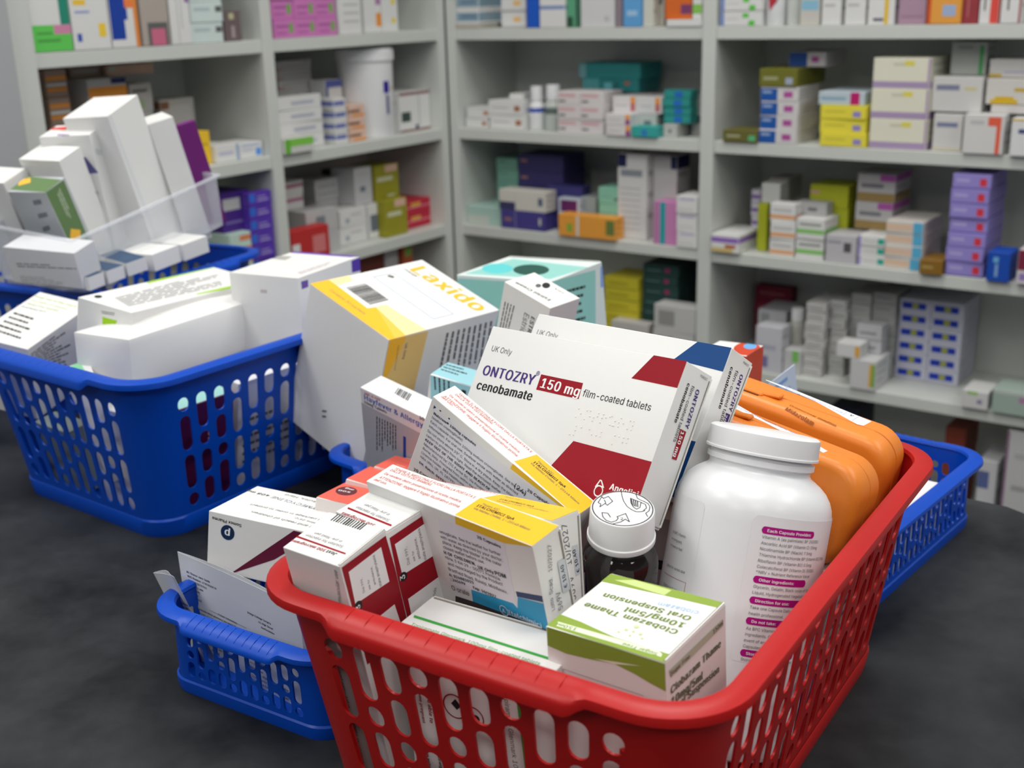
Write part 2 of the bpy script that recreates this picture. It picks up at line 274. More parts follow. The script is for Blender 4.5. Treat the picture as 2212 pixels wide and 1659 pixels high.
PR = json.loads(r'''{
"O1": [["P","F",[0.31,0.006,0.016],[[52.41,42.55],[74.45,42.55],[74.45,40.12],[74.22,27.96],[42.97,28.12]]],["P","F",[0.31,0.006,0.016],[[0.99,-42.55],[19.0,-11.89],[74.43,-11.8],[74.45,-12.58],[74.45,-42.55]]],["P","F",[0.31,0.006,0.016],[[-21.58,19.96],[11.33,20.12],[12.15,10.97],[-21.28,10.8]]],["T","F",[0.12,0.12,0.13],0,"UK Only",-68.3,27.4,-50.7,27.3],["T","F",[0.07,0.035,0.19],1,"ONTOZRY",-68.8,12.2,-24.7,12.8],["T","F",[0.07,0.035,0.19],0,"®",-25.6,18.0,-22.9,18.0],["T","F",[0.02,0.02,0.022],1,"cenobamate",-69.3,3.1,-22.1,4.0],["T","F",[0.85,0.85,0.85],1,"150 mg",-19.1,12.5,11.4,12.2],["T","F",[0.02,0.02,0.022],0,"film-coated tablets",13.9,13.0,62.4,13.3],["T","F",[0.85,0.85,0.85],1,"Angelini",53.8,-31.3,73.2,-31.5],["R","F",[0.85,0.85,0.85],47.5,-33.7,3.1,0.68],["P","F",[0.85,0.85,0.85],[[45.96,-27.8],[46.78,-27.78],[45.01,-32.37],[44.24,-32.07]]],["P","F",[0.85,0.85,0.85],[[46.24,-27.74],[47.32,-27.82],[50.61,-31.4],[49.54,-31.32]]],["P","F",[0.85,0.85,0.85],[[44.69,-30.75],[49.24,-30.67],[49.48,-31.18],[44.73,-31.31]]],["T","R",[0.02,0.02,0.022],1,"cenobamate",-5.8,33.0,-5.8,11.6],["T","R",[0.02,0.02,0.022],0,"film-coated tablets",-1.92,33.1,-1.46,2.45],["T","R",[0.07,0.035,0.19],1,"ONTOZRY",2.51,32.5,4.0,11.4],["P","R",[0.31,0.006,0.016],[[0.86,9.97],[6.09,10.03],[6.13,-5.62],[2.13,-5.86]]],["T","R",[0.85,0.85,0.85],1,"150 mg",1.94,9.3,2.41,-4.5],["T","R",[0.02,0.02,0.022],0,"130804",8.5,40.3,1.98,40.4],["Q","F",[0.8,0.8,0.78],[[14.84,5.93],[21.06,6.05],[23.48,6.25],[17.37,3.6],[14.74,1.17],[24.24,3.2],[27.21,3.09],[29.61,4.21],[29.73,6.06],[33.26,6.05],[32.82,3.98],[27.0,1.22],[20.97,1.08],[32.65,1.3],[35.49,4.65],[37.94,5.52],[39.22,6.17],[45.75,6.25],[42.31,3.96],[45.05,3.67],[48.2,3.78],[41.44,1.26],[39.6,1.39],[42.44,1.37],[45.51,1.47],[52.22,6.01],[54.66,6.23],[54.68,3.89],[51.97,1.51],[54.54,1.44],[17.3,-3.57],[21.2,-3.66],[17.54,-5.97],[17.55,-8.57],[14.8,-8.87],[27.26,-3.56],[35.75,-3.39],[29.78,-5.98],[33.07,-5.9],[35.85,-5.92],[45.62,-3.4],[48.55,-3.47],[51.79,-3.38],[54.58,-3.23],[51.85,-5.79],[54.63,-5.63],[45.47,-8.15]],0.45]],
"O2": [["P","F",[0.0,0.05,0.2],[[51.76,43.45],[75.05,43.45],[75.42,29.37],[40.51,30.96]]],["P","F",[0.0,0.05,0.2],[[19.12,-43.45],[24.41,-12.44],[75.45,-11.42],[75.45,-43.45]]],["T","F",[0.12,0.12,0.13],0,"UK Only",-70.4,29.6,-52.0,29.4],["T","R",[0.02,0.02,0.022],1,"cenobamate",-6.4,34.4,-3.4,10.9],["T","R",[0.02,0.02,0.022],0,"film-coated tablets",-1.22,34.6,2.26,0.99],["T","R",[0.07,0.035,0.19],1,"ONTOZRY",3.9,34.3,5.9,13.0],["P","R",[0.07,0.035,0.19],[[4.41,11.34],[8.6,11.83],[9.15,-1.19],[4.51,-1.62]]],["T","R",[0.85,0.85,0.85],1,"200 mg",4.3,10.4,5.0,-1.43],["T","R",[0.02,0.02,0.022],0,"130806",8.3,41.4,2.44,41.4]],
"N1": [["P","F",[0.74,0.74,0.8],[[-48.54,31.15],[36.68,32.95],[34.14,6.93],[-44.98,-10.66],[-47.75,26.26]]],["P","T",[0.82,0.5,0.025],[[51.45,-8.84],[7.0,-7.14],[10.39,7.95],[50.02,7.87],[51.45,2.95]]],["P","F",[0.82,0.5,0.025],[[7.71,37.25],[51.45,37.25],[51.45,36.37],[7.36,33.35]]],["P","F",[0.03,0.05,0.15],[[-48.83,32.85],[-46.98,32.41],[-48.61,30.44]]],["P","F",[0.03,0.05,0.15],[[-44.55,33.09],[-43.35,33.1],[-43.54,32.17],[-44.57,32.24]]],["P","F",[0.03,0.05,0.15],[[-37.77,32.82],[-36.62,32.93],[-36.7,32.08],[-37.79,31.97]]],["T","T",[0.62,0.08,0.06],0,"TENERE IL MEDICINALE FUORI DALLA PORTATA E",-45.4,5.0,7.8,6.2],["T","T",[0.62,0.08,0.06],0,"DALLA VISTA DEI BAMBINI.",-45.9,2.99,-18.4,3.7],["T","T",[0.62,0.08,0.06],0,"Da vendersi dietro presentazione di ricetta medica.",-47.1,-0.47,4.5,0.07],["T","T",[0.62,0.08,0.06],0,"ATTENZIONE: leggere il foglio illustrativo prima",-48.2,-3.9,5.3,-3.3],["T","T",[0.62,0.08,0.06],0,"dell'uso.",-48.8,-5.5,-40.1,-5.4],["T","T",[0.12,0.12,0.13],0,"Titolare AIC:",14.1,3.8,25.6,3.6],["T","T",[0.02,0.02,0.022],1,"ITALCHIMICI SpA",13.3,1.36,35.2,1.88],["T","T",[0.12,0.12,0.13],0,"Via Matteo Civitali, 1 – 20148 Milano",12.8,-0.68,46.9,-0.97],["T","F",[0.02,0.02,0.022],1,"20 Capsules",-47.1,-15.7,-30.6,-11.7],["T","F",[0.02,0.02,0.022],0,"(24)",13.7,24.8,21.4,25.3],["T","F",[0.02,0.02,0.022],1,"20 Capsules",21.4,29.0,37.4,31.3],["S","F",[0.02,0.02,0.022],1,"Nalcrom® 100mg capsules",-47.2,27.6,0.998,0.0628,1.14],["S","F",[0.02,0.02,0.022],0,"(sodium cromoglicate)",-47.4,24.6,0.998,0.0628,1.14],["S","F",[0.02,0.02,0.022],0,"Each capsule contains 100mg sodium cromoglicate. See the leaflet",-47.3,21.4,0.998,0.0628,1.14],["S","F",[0.02,0.02,0.022],0,"information. For oral use. Swallow whole with water as directed",-47.3,18.1,0.998,0.0628,1.14],["S","F",[0.02,0.02,0.022],0,"Do not store above 25° C. Store in a dry place. Keep the blister",-47.1,14.7,0.998,0.0628,1.14],["S","F",[0.02,0.02,0.022],0,"carton to protect from light. Read the enclosed leaflet",-47.0,11.5,0.998,0.0628,1.14],["S","F",[0.02,0.02,0.022],1,"KEEP OUT OF THE SIGHT AND REACH OF",-46.6,8.3,0.998,0.0628,1.14],["S","F",[0.02,0.02,0.022],0,"Manufactured by: ITC Farma Srl, Via Pontina",-46.5,5.1,0.998,0.0628,1.14],["S","F",[0.02,0.02,0.022],0,"Rome, Italy. Procured from within the EU",-46.2,1.99,0.998,0.0628,1.14],["S","F",[0.02,0.02,0.022],0,"Licence holder: B&S Healthcare",-46.1,-1.1,0.998,0.0628,1.14],["S","F",[0.02,0.02,0.022],0,"HA4 0NU, UK. PL 18799/",-45.9,-4.2,0.998,0.0628,1.14],["S","F",[0.02,0.02,0.022],1,"Int. Batch: 04Y02",-45.5,-8.2,0.998,0.0628,1.14]],
"N2": [["P","F",[0.75,0.74,0.8],[[-5.69,32.43],[39.57,32.81],[39.43,-4.44],[-6.02,-8.98]]],["P","F",[0.03,0.05,0.15],[[40.69,5.91],[58.35,10.09],[58.35,6.55],[40.87,2.94]]],["P","F",[0.03,0.33,0.58],[[7.51,-5.73],[37.02,-2.45],[39.43,-4.44],[41.17,2.84],[58.35,5.82],[58.35,-6.35],[57.95,-9.69],[6.74,-13.44]]],["P","F",[0.05,0.03,0.03],[[-6.34,-14.92],[6.79,-13.26],[58.35,-9.59],[58.35,-12.24],[52.93,-16.23],[-9.76,-26.9]]],["P","T",[0.82,0.5,0.025],[[8.09,8.31],[58.35,8.66],[58.35,-8.84],[7.41,-8.52]]],["P","F",[0.82,0.5,0.025],[[8.24,37.5],[58.35,37.5],[58.35,37.25],[39.57,32.81],[7.35,32.78]]],["T","T",[0.62,0.08,0.06],0,"TENERE IL MEDICINALE FUORI DALLA PORTATA E",-53.4,5.6,5.8,6.2],["T","T",[0.62,0.08,0.06],0,"DALLA VISTA DEI BAMBINI.",-54.3,3.7,-22.8,3.7],["T","T",[0.62,0.08,0.06],0,"Da vendersi dietro presentazione di ricetta medica.",-54.6,-0.24,2.27,0.27],["T","T",[0.62,0.08,0.06],0,"ATTENZIONE: leggere il foglio illustrativo prima",-54.2,-4.1,4.4,-3.4],["T","T",[0.62,0.08,0.06],0,"dell'uso.",-55.2,-6.9,-45.5,-6.7],["T","T",[0.12,0.12,0.13],0,"Titolare AIC:",12.9,3.9,24.6,4.0],["T","T",[0.02,0.02,0.022],1,"ITALCHIMICI SpA",11.6,1.6,36.2,1.66],["T","T",[0.12,0.12,0.13],0,"Via Matteo Civitali, 1 – 20148 Milano",11.8,-0.76,48.7,-0.89],["T","F",[0.02,0.02,0.022],1,"20 Capsules",21.4,29.4,36.9,29.1],["T","F",[0.02,0.02,0.022],0,"omoglicate. See the leaflet for further",-6.6,23.2,35.6,24.1],["T","F",[0.02,0.02,0.022],0,"with water as directed by your doctor.",-6.7,20.1,36.2,21.1],["T","F",[0.02,0.02,0.022],0,"place. Keep the blister in the outer",-5.9,17.2,34.7,18.0],["T","F",[0.02,0.02,0.022],0,"closed leaflet before use.",-6.5,14.0,22.6,15.1],["T","F",[0.02,0.02,0.022],1,"H OF CHILDREN.",-6.9,10.6,15.7,11.5],["T","F",[0.02,0.02,0.022],0,"ntina, 5 Km 29 - 00071 Pomezia.",-6.8,7.9,31.9,8.7],["T","F",[0.02,0.02,0.022],0,"and repackaged by the Product",-5.8,4.5,32.5,6.0],["T","F",[0.02,0.02,0.022],0,"Bradfield Road, Ruislip, Middlesex.",-6.4,0.84,34.9,2.2],["T","F",[0.02,0.02,0.022],1,"A: 024881015",-7.0,-2.82,11.0,-1.0],["T","F",[0.02,0.02,0.022],1,": 24569V",-6.8,-5.4,4.3,-4.3],["T","F",[0.02,0.02,0.022],1,"Exp: 10/2027",9.7,-4.1,25.8,-3.7],["T","F",[0.02,0.02,0.022],1,"UK Only",17.2,10.6,28.0,11.3],["T","F",[0.02,0.02,0.022],1,"POM",28.8,11.2,36.1,11.8],["T","F",[0.02,0.02,0.022],0,"O orale",-7.4,-11.4,5.4,-10.2],["T","F",[0.6,0.75,0.85],1,"Italchimici",32.5,-10.7,54.4,-9.7],["R","F",[0.6,0.75,0.85],29.5,-9.5,3.0,0.5],["T","F",[0.6,0.75,0.85],1,"A",28.2,-10.9,30.4,-10.7],["P","R",[0.55,0.58,0.62],[[3.55,20.94],[8.41,19.97],[8.31,2.56],[3.23,3.75]]],["T","R",[0.12,0.12,0.13],0,"Scad.   10/2027",-2.92,7.5,1.9,32.0],["T","R",[0.02,0.02,0.022],1,"€ 10.40",6.7,5.1,6.8,17.8],["T","R",[0.12,0.12,0.13],0,"Lotto",-3.5,-1.12,-3.4,5.6],["T","R",[0.12,0.12,0.13],0,"569V",1.45,-3.8,1.61,6.2]],
"N3": [["P","T",[0.82,0.5,0.025],[[4.28,9.14],[55.0,9.43],[55.0,-10.0],[51.75,-10.0],[-0.36,-1.75]]],["T","T",[0.12,0.12,0.13],0,"Titolare AIC:",8.2,6.4,19.8,6.0],["T","T",[0.02,0.02,0.022],1,"ITALCHIMICI SpA",9.5,1.72,32.9,1.28],["T","T",[0.12,0.12,0.13],0,"Via Matteo Civitali, 1 – 20148 Milano",9.9,-1.01,44.6,-0.92],["T","T",[0.62,0.08,0.06],0,"TENERE IL MEDICINALE FUORI DALLA PORTATA E",-50.8,10.8,2.92,7.3],["P","R",[0.55,0.58,0.62],[[3.21,21.07],[7.45,20.77],[9.58,5.67],[4.76,5.26]]],["T","R",[0.12,0.12,0.13],0,"10/2027",2.5,12.4,0.32,33.8],["T","R",[0.02,0.02,0.022],1,"€ 10.40",8.0,6.8,5.4,19.1],["T","R",[0.12,0.12,0.13],0,"569V",4.3,-6.2,2.78,6.5]],
"J1": [["B","T",[0.02,0.02,0.022],[[-13.22,16.14],[7.67,16.01],[7.72,10.37],[-12.88,10.71]],13],["T","T",[0.12,0.12,0.13],0,"in pre-filled pen",5.5,0.18,-12.3,0.05],["T","T",[0.12,0.12,0.13],0,"Solution for injection",9.2,-2.82,-15.2,-3.0],["P","T",[0.31,0.006,0.016],[[-18.6,-6.93],[-18.6,-6.03],[14.1,-6.77],[14.48,-7.85],[-18.44,-7.24]]],["T","T",[0.02,0.02,0.022],1,"Jext",10.7,-8.7,4.1,-8.5],["T","T",[0.31,0.006,0.016],1,"300 micrograms",3.5,-8.6,-18.8,-9.4],["P","R",[0.31,0.006,0.016],[[-15.06,75.22],[15.07,73.47],[16.1,54.91],[16.1,11.94],[-14.62,18.38]]],["P","R",[0.85,0.85,0.85],[[-11.83,70.57],[10.6,69.82],[10.72,49.68],[-12.67,52.72]]],["P","R",[0.85,0.85,0.85],[[-0.64,36.74],[10.56,36.21],[12.45,14.11],[-2.0,17.7]]],["D","R",[0.02,0.02,0.022],-11.3,50.6,2.69],["T","R",[0.85,0.85,0.85],1,"3",-10.4,48.9,-10.1,51.1],["T","R",[0.12,0.12,0.13],0,"Dial 999,",-5.4,54.8,-4.9,62.7],["T","R",[0.12,0.12,0.13],0,"ask for",-1.61,53.9,-1.22,59.3],["T","R",[0.12,0.12,0.13],0,"ambulance,",2.21,54.1,2.36,64.3],["T","R",[0.12,0.12,0.13],0,"state anaphylaxis",5.5,50.9,5.6,68.9],["T","F",[0.12,0.12,0.13],0,"For intramuscular use",12.0,42.7,16.3,73.4],["T","F",[0.02,0.02,0.022],1,"Jext",-6.0,-54.5,-4.6,-35.2],["T","F",[0.31,0.006,0.016],1,"300 microg",-5.8,-32.9,-2.79,16.0],["T","F",[0.12,0.12,0.13],0,"Solution for injection",-1.42,-53.2,0.1,-21.5],["T","F",[0.12,0.12,0.13],0,"in pre-filled pen",-0.57,-15.7,-0.42,7.4]],
"J2": [["B","T",[0.02,0.02,0.022],[[-15.17,12.85],[8.59,14.01],[9.04,7.63],[-12.98,7.92]],13],["T","T",[0.12,0.12,0.13],0,"in pre-filled pen",8.2,-2.57,-11.7,-2.28],["T","T",[0.12,0.12,0.13],0,"Solution for injection",12.7,-6.3,-13.7,-6.1],["P","T",[0.31,0.006,0.016],[[-17.6,-9.25],[17.09,-8.98],[17.79,-10.31],[-16.65,-10.55]]],["T","T",[0.31,0.006,0.016],1,"300 micrograms",9.6,-13.1,-16.0,-13.7],["P","R",[0.31,0.006,0.016],[[-15.4,49.17],[-14.35,73.08],[13.47,74.13],[13.92,18.42],[-15.4,24.74]]],["P","R",[0.85,0.85,0.85],[[-12.3,68.38],[9.12,69.47],[8.96,50.16],[-12.31,50.69]]],["P","R",[0.85,0.85,0.85],[[-12.43,36.73],[8.87,37.5],[9.24,17.4],[-12.9,21.21]]],["D","R",[0.02,0.02,0.022],-12.0,49.6,2.46],["T","R",[0.85,0.85,0.85],1,"3",-11.2,48.0,-10.9,50.5],["T","R",[0.12,0.12,0.13],0,"Dial 999,",-6.5,53.9,-6.0,63.4],["T","R",[0.12,0.12,0.13],0,"ask for",-3.0,53.7,-2.73,59.4],["T","R",[0.12,0.12,0.13],0,"ambulance,",0.34,53.2,0.49,65.2],["T","R",[0.12,0.12,0.13],0,"state anaphylaxis",3.6,50.6,3.9,68.7],["T","R",[0.12,0.12,0.13],0,"seconds",1.37,23.8,5.5,32.7]],
"T": [["P","T",[0.05,0.35,0.06],[[-40.47,-4.89],[42.44,-5.91],[42.55,-6.11],[42.55,-7.79],[-39.5,-6.89]]],["T","T",[0.05,0.35,0.06],0,"Topiramate Glenmark 100mg film-coated tablets",-37.0,-13.0,33.8,-13.1],["P","F",[0.05,0.35,0.06],[[20.39,38.95],[22.84,39.76],[26.19,-1.68],[23.04,-2.87]]],["T","F",[0.1,0.09,0.06],0,"Topiramate Glenmark 100mg",13.7,36.8,17.3,-12.4],["P","F",[0.31,0.006,0.016],[[5.57,41.37],[6.13,41.55],[8.04,1.33],[7.46,1.12]]],["R","F",[0.31,0.006,0.016],-14.5,18.6,6.8,0.73],["P","F",[0.02,0.02,0.022],[[-16.57,19.75],[-13.88,23.01],[-10.81,19.81],[-13.44,17.02]]],["R","F",[0.31,0.006,0.016],-4.0,16.0,5.9,0.71],["D","F",[0.02,0.02,0.022],-2.61,15.7,2.05],["T","F",[0.31,0.006,0.016],1,"are able to",-30.7,20.3,-30.3,4.0],["T","F",[0.31,0.006,0.016],1,"become pregnant",-36.0,24.2,-34.8,2.26],["T","F",[0.02,0.02,0.022],1,"for straight",-28.1,-9.9,-26.5,-24.3],["T","F",[0.02,0.02,0.022],1,"have epilepsy",-34.7,-12.3,-33.4,-27.9]],
"C": [["P","T",[0.25,0.36,0.05],[[-29.7,27.09],[-6.08,27.8],[29.37,27.8],[28.61,22.45],[2.44,20.86],[-29.7,18.56]]],["P","T",[0.55,0.66,0.25],[[-16.49,27.07],[3.07,26.61],[2.44,20.86],[-24.91,22.52]]],["P","T",[0.25,0.36,0.05],[[-29.7,-25.48],[-29.7,-16.13],[-18.26,-17.18],[1.29,-20.97],[29.46,-21.34],[29.7,-24.93],[29.7,-27.8],[3.09,-27.8],[-29.55,-27.0]]],["P","F",[0.25,0.36,0.05],[[-28.99,62.75],[-4.95,62.75],[29.55,62.13],[29.63,49.01],[21.93,50.74],[14.97,52.78],[5.02,54.65],[-6.8,53.16],[-19.7,52.14],[-29.29,53.3]]],["P","F",[0.75,0.78,0.6],[[-5.27,53.99],[5.07,55.74],[17.98,57.62],[5.01,54.51]]],["P","T",[0.75,0.82,0.62],[[-27.04,-22.04],[22.81,-21.19],[25.4,-22.72],[26.22,-24.83],[-26.02,-25.32]]],["T","T",[0.14,0.22,0.02],1,"150ml",-16.4,-22.5,-26.8,-22.9],["T","T",[0.14,0.22,0.02],1,"Sugar Free",23.9,-22.9,7.0,-22.9],["T","T",[0.14,0.22,0.02],1,"Clobazam Thame",22.9,-2.74,-24.9,-1.69],["T","T",[0.14,0.22,0.02],1,"10mg/5ml",22.8,3.7,-7.0,3.6],["T","T",[0.14,0.22,0.02],1,"Oral Suspension",22.5,10.1,-22.0,9.8],["T","T",[0.35,0.55,0.85],0,"clobazam",23.0,15.7,3.5,14.6],["D","T",[0.6,0.7,0.35],5.3,-9.0,1.27],["D","T",[0.6,0.7,0.35],2.61,-13.3,0.88],["D","T",[0.6,0.7,0.35],6.1,-13.1,0.75],["D","T",[0.6,0.7,0.35],9.8,-13.5,0.88],["D","T",[0.6,0.7,0.35],0.78,-16.4,0.63],["D","T",[0.6,0.7,0.35],6.4,-16.7,0.63],["D","T",[0.6,0.7,0.35],12.2,-16.2,0.62],["P","R",[0.45,0.47,0.36],[[-25.19,57.74],[24.0,56.74],[24.63,53.08],[-23.53,53.51]]],["T","R",[0.02,0.02,0.022],1,"Sugar Free",-24.1,54.3,-7.3,53.9],["T","R",[0.02,0.02,0.022],1,"150ml",14.6,53.9,24.6,54.0],["T","R",[0.09,0.11,0.04],1,"Clobazam Thame",-24.3,45.6,21.9,44.0],["T","R",[0.09,0.11,0.04],1,"10mg/5ml",-24.2,39.9,4.2,37.3],["T","R",[0.09,0.11,0.04],1,"Oral Suspension",-22.5,36.0,19.7,32.0],["P","F",[0.5,0.42,0.42],[[-21.76,44.11],[18.87,43.83],[18.85,43.53],[-21.78,43.8]]],["P","F",[0.5,0.42,0.42],[[-21.76,44.11],[-21.44,44.21],[-21.84,38.11],[-22.16,38.01]]]],
"L": [["P","T",[0.93,0.72,0.38],[[-48.05,-43.56],[-48.05,-21.81],[-39.14,-24.66],[-37.69,-43.25]]],["P","T",[0.95,0.5,0.03],[[48.05,-62.08],[22.74,-62.4],[-48.05,-62.4],[-48.05,-43.56],[-37.69,-43.25],[2.36,-44.72],[3.32,-36.91],[48.05,-56.09]]],["P","T",[0.95,0.55,0.08],[[48.05,-56.09],[3.32,-36.91],[48.05,-44.78]]],["P","T",[0.93,0.72,0.38],[[48.05,-44.99],[3.32,-36.91],[3.25,-26.07],[48.05,-22.82]]],["B","T",[0.02,0.02,0.022],[[-31.24,-17.78],[-1.39,-18.13],[-1.11,-38.66],[-31.37,-38.57]],16],["T","T",[0.12,0.12,0.13],0,"Contains 30 sachets",-33.6,-55.1,9.2,-54.5],["T","T",[0.95,0.5,0.03],1,"Laxido",-37.7,37.1,42.6,40.3],["T","T",[0.12,0.12,0.13],0,"Orange",-39.5,32.1,-24.6,33.1],["P","T",[0.5,0.58,0.72],[[-37.43,19.28],[37.87,18.66],[38.2,17.31],[-36.83,18.31]]],["P","T",[0.5,0.58,0.72],[[-38.7,-3.45],[37.46,-4.89],[37.24,-3.84],[-38.78,-2.4]]],["P","T",[0.5,0.58,0.72],[[37.87,18.66],[37.46,-4.89],[36.44,-4.2],[37.17,18.03]]],["P","T",[0.5,0.58,0.72],[[-37.43,19.28],[-38.7,-3.45],[-37.97,-3.39],[-36.51,19.18]]],["P","T",[0.12,0.12,0.13],[[-35.97,12.23],[-32.03,15.15],[-30.19,11.79],[-34.34,8.93]]],["P","R",[0.95,0.5,0.03],[[-61.93,64.75],[-58.0,64.75],[-44.01,64.1],[-53.81,26.52],[-60.91,31.31]]],["P","R",[0.8,0.55,0.2],[[-44.01,64.1],[-20.44,63.1],[-21.58,7.06],[-57.1,29.14],[-49.94,45.69]]],["T","R",[0.12,0.12,0.13],1,"UK Only",-43.6,57.2,-43.2,42.6],["T","R",[0.12,0.12,0.13],0,"Keep out of the reach",-51.6,57.4,-49.7,34.1],["L","R",[0.12,0.12,0.13],[[58.37,55.57],[69.66,-17.6],[0.96,23.37],[0.17,56.18]],9],["L","F",[0.12,0.12,0.13],[[-8.9,-31.67],[-3.06,-28.79],[-0.79,-37.98],[-6.64,-40.92]],2]],
"TE": [["P","T",[0.3,0.62,0.57],[[-47.42,-32.41],[-41.4,30.08],[52.9,16.18],[52.9,12.66],[46.26,-29.89]]],["P","T",[0.02,0.09,0.07],[[23.47,-0.79],[27.28,-8.01],[27.91,-14.65],[25.32,-19.75],[19.89,-22.61],[12.4,-22.8],[3.9,-20.26],[-4.36,-15.31],[-11.12,-8.66],[-15.3,-1.28],[-16.18,5.66],[-13.56,11.04],[-7.86,13.98],[0.0,14.01],[8.75,11.17],[16.99,5.95]]],["P","T",[0.12,0.6,0.62],[[-14.55,-4.27],[-10.71,-10.9],[-9.78,-16.97],[-11.83,-21.62],[-16.56,-24.19],[-23.3,-24.29],[-31.09,-21.9],[-38.78,-17.31],[-45.21,-11.18],[-49.36,-4.42],[-50.52,1.9],[-48.47,6.78],[-43.51,9.42],[-36.46,9.4],[-28.46,6.75],[-20.76,1.93]]],["P","F",[0.3,0.62,0.57],[[-52.9,-79.15],[-52.9,67.03],[-51.57,76.06],[51.96,76.91],[34.37,-79.15]]],["P","R",[0.3,0.62,0.57],[[-38.0,-79.15],[-38.0,79.15],[-37.22,79.15],[27.29,74.23],[6.19,-79.15]]],["L","R",[0.02,0.02,0.022],[[-19.78,69.18],[17.03,66.1],[12.15,31.97],[-24.75,35.98]],5],["P","R",[0.25,0.4,0.75],[[35.03,75.39],[38.0,75.02],[38.0,56.28],[33.07,56.94]]]],
"ES": [["T","T",[0.02,0.02,0.022],1,"Estriol Cream",14.7,-5.8,-18.5,-8.2],["P","T",[0.02,0.02,0.022],[[-1.88,11.04],[-0.74,9.44],[-0.02,7.64],[0.18,5.91],[-0.17,4.51],[-1.02,3.65],[-2.25,3.46],[-3.66,3.97],[-5.04,5.11],[-6.19,6.7],[-6.93,8.51],[-7.14,10.25],[-6.78,11.67],[-5.93,12.54],[-4.69,12.72],[-3.27,12.2]]],["P","T",[0.12,0.12,0.13],[[-5.03,4.23],[-4.31,3.21],[-3.87,2.04],[-3.76,0.89],[-4.01,-0.05],[-4.59,-0.65],[-5.39,-0.82],[-6.31,-0.53],[-7.19,0.17],[-7.92,1.19],[-8.37,2.36],[-8.48,3.51],[-8.23,4.46],[-7.65,5.07],[-6.84,5.24],[-5.92,4.94]]],["T","T",[0.12,0.12,0.13],0,"0.01%",12.6,11.7,3.2,11.8],["T","F",[0.02,0.02,0.022],1,"ESTRIOL",7.8,77.5,6.2,53.9],["T","F",[0.12,0.12,0.13],0,"Estriol Cream",0.79,77.4,-1.9,34.9],["L","F",[0.12,0.12,0.13],[[-8.8,77.76],[-11.74,41.38],[-21.56,41.0],[-20.88,76.41]],4]],
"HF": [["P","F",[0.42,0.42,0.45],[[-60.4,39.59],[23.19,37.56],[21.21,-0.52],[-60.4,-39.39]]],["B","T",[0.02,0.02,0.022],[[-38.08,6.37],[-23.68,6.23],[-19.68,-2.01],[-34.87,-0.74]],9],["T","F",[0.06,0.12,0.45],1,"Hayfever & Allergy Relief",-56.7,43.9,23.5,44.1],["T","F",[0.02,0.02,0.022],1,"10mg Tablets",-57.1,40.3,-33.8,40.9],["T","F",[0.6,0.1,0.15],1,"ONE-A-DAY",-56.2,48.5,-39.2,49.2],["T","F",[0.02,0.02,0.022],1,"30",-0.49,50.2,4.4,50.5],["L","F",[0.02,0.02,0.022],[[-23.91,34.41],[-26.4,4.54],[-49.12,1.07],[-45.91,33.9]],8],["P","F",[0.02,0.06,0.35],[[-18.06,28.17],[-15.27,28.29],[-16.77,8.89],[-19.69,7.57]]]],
"BB": [["P","T",[0.33,0.62,0.7],[[-20.95,-15.95],[-47.55,-13.19],[-47.55,15.95],[-36.99,15.95],[-0.46,15.16],[-2.67,-15.95]]],["P","F",[0.33,0.62,0.7],[[-47.19,55.22],[2.59,54.32],[6.03,28.97],[-41.44,15.14]]],["L","T",[0.02,0.02,0.022],[[-46.81,13.07],[-24.89,13.74],[-18.87,-6.79],[-45.23,-3.75]],3],["P","F",[0.02,0.02,0.022],[[-20.83,50.83],[-17.24,50.81],[-16.61,45.93],[-20.2,45.93]]],["P","F",[0.75,0.15,0.08],[[-23.06,48.18],[-19.96,48.03],[-19.52,44.6],[-22.63,44.75]]],["L","F",[0.02,0.02,0.022],[[-30.0,54.36],[-28.79,44.55],[-42.87,40.62],[-45.62,55.14]],4]],
"R1": [["P","T",[0.8,0.13,0.09],[[-33.65,-22.5],[-45.0,-21.07],[-45.0,16.94],[-44.93,21.89],[-9.14,21.6],[-9.43,-22.5]]],["P","T",[0.13,0.02,0.03],[[-30.44,8.2],[-29.24,4.18],[-29.06,0.05],[-29.92,-3.55],[-31.68,-6.12],[-34.07,-7.27],[-36.74,-6.85],[-39.31,-4.91],[-41.38,-1.71],[-42.64,2.26],[-42.89,6.43],[-42.07,10.14],[-40.3,12.81],[-37.85,14.0],[-35.1,13.54],[-32.5,11.49]]],["T","T",[0.85,0.85,0.85],1,"500",-32.8,3.7,-40.8,3.2],["T","T",[0.85,0.85,0.85],1,"mg",-33.3,10.0,-39.3,10.4]],
"R2": [["P","T",[0.8,0.13,0.09],[[-27.01,-22.5],[-45.0,-20.63],[-45.0,12.16],[-44.8,22.0],[-38.66,22.5],[-12.3,22.5],[-12.18,-22.5]]]],
"R3": [["P","T",[0.8,0.13,0.09],[[-39.51,-22.5],[-45.0,-21.42],[-45.0,22.5],[-42.1,22.5],[-4.9,13.88],[-5.64,-22.5]]],["T","T",[0.9,0.6,0.55],0,"500 mg",-29.5,12.5,-36.0,13.9],["T","T",[0.9,0.6,0.55],1,"tablets",-26.7,-6.8,-34.8,-3.4]],
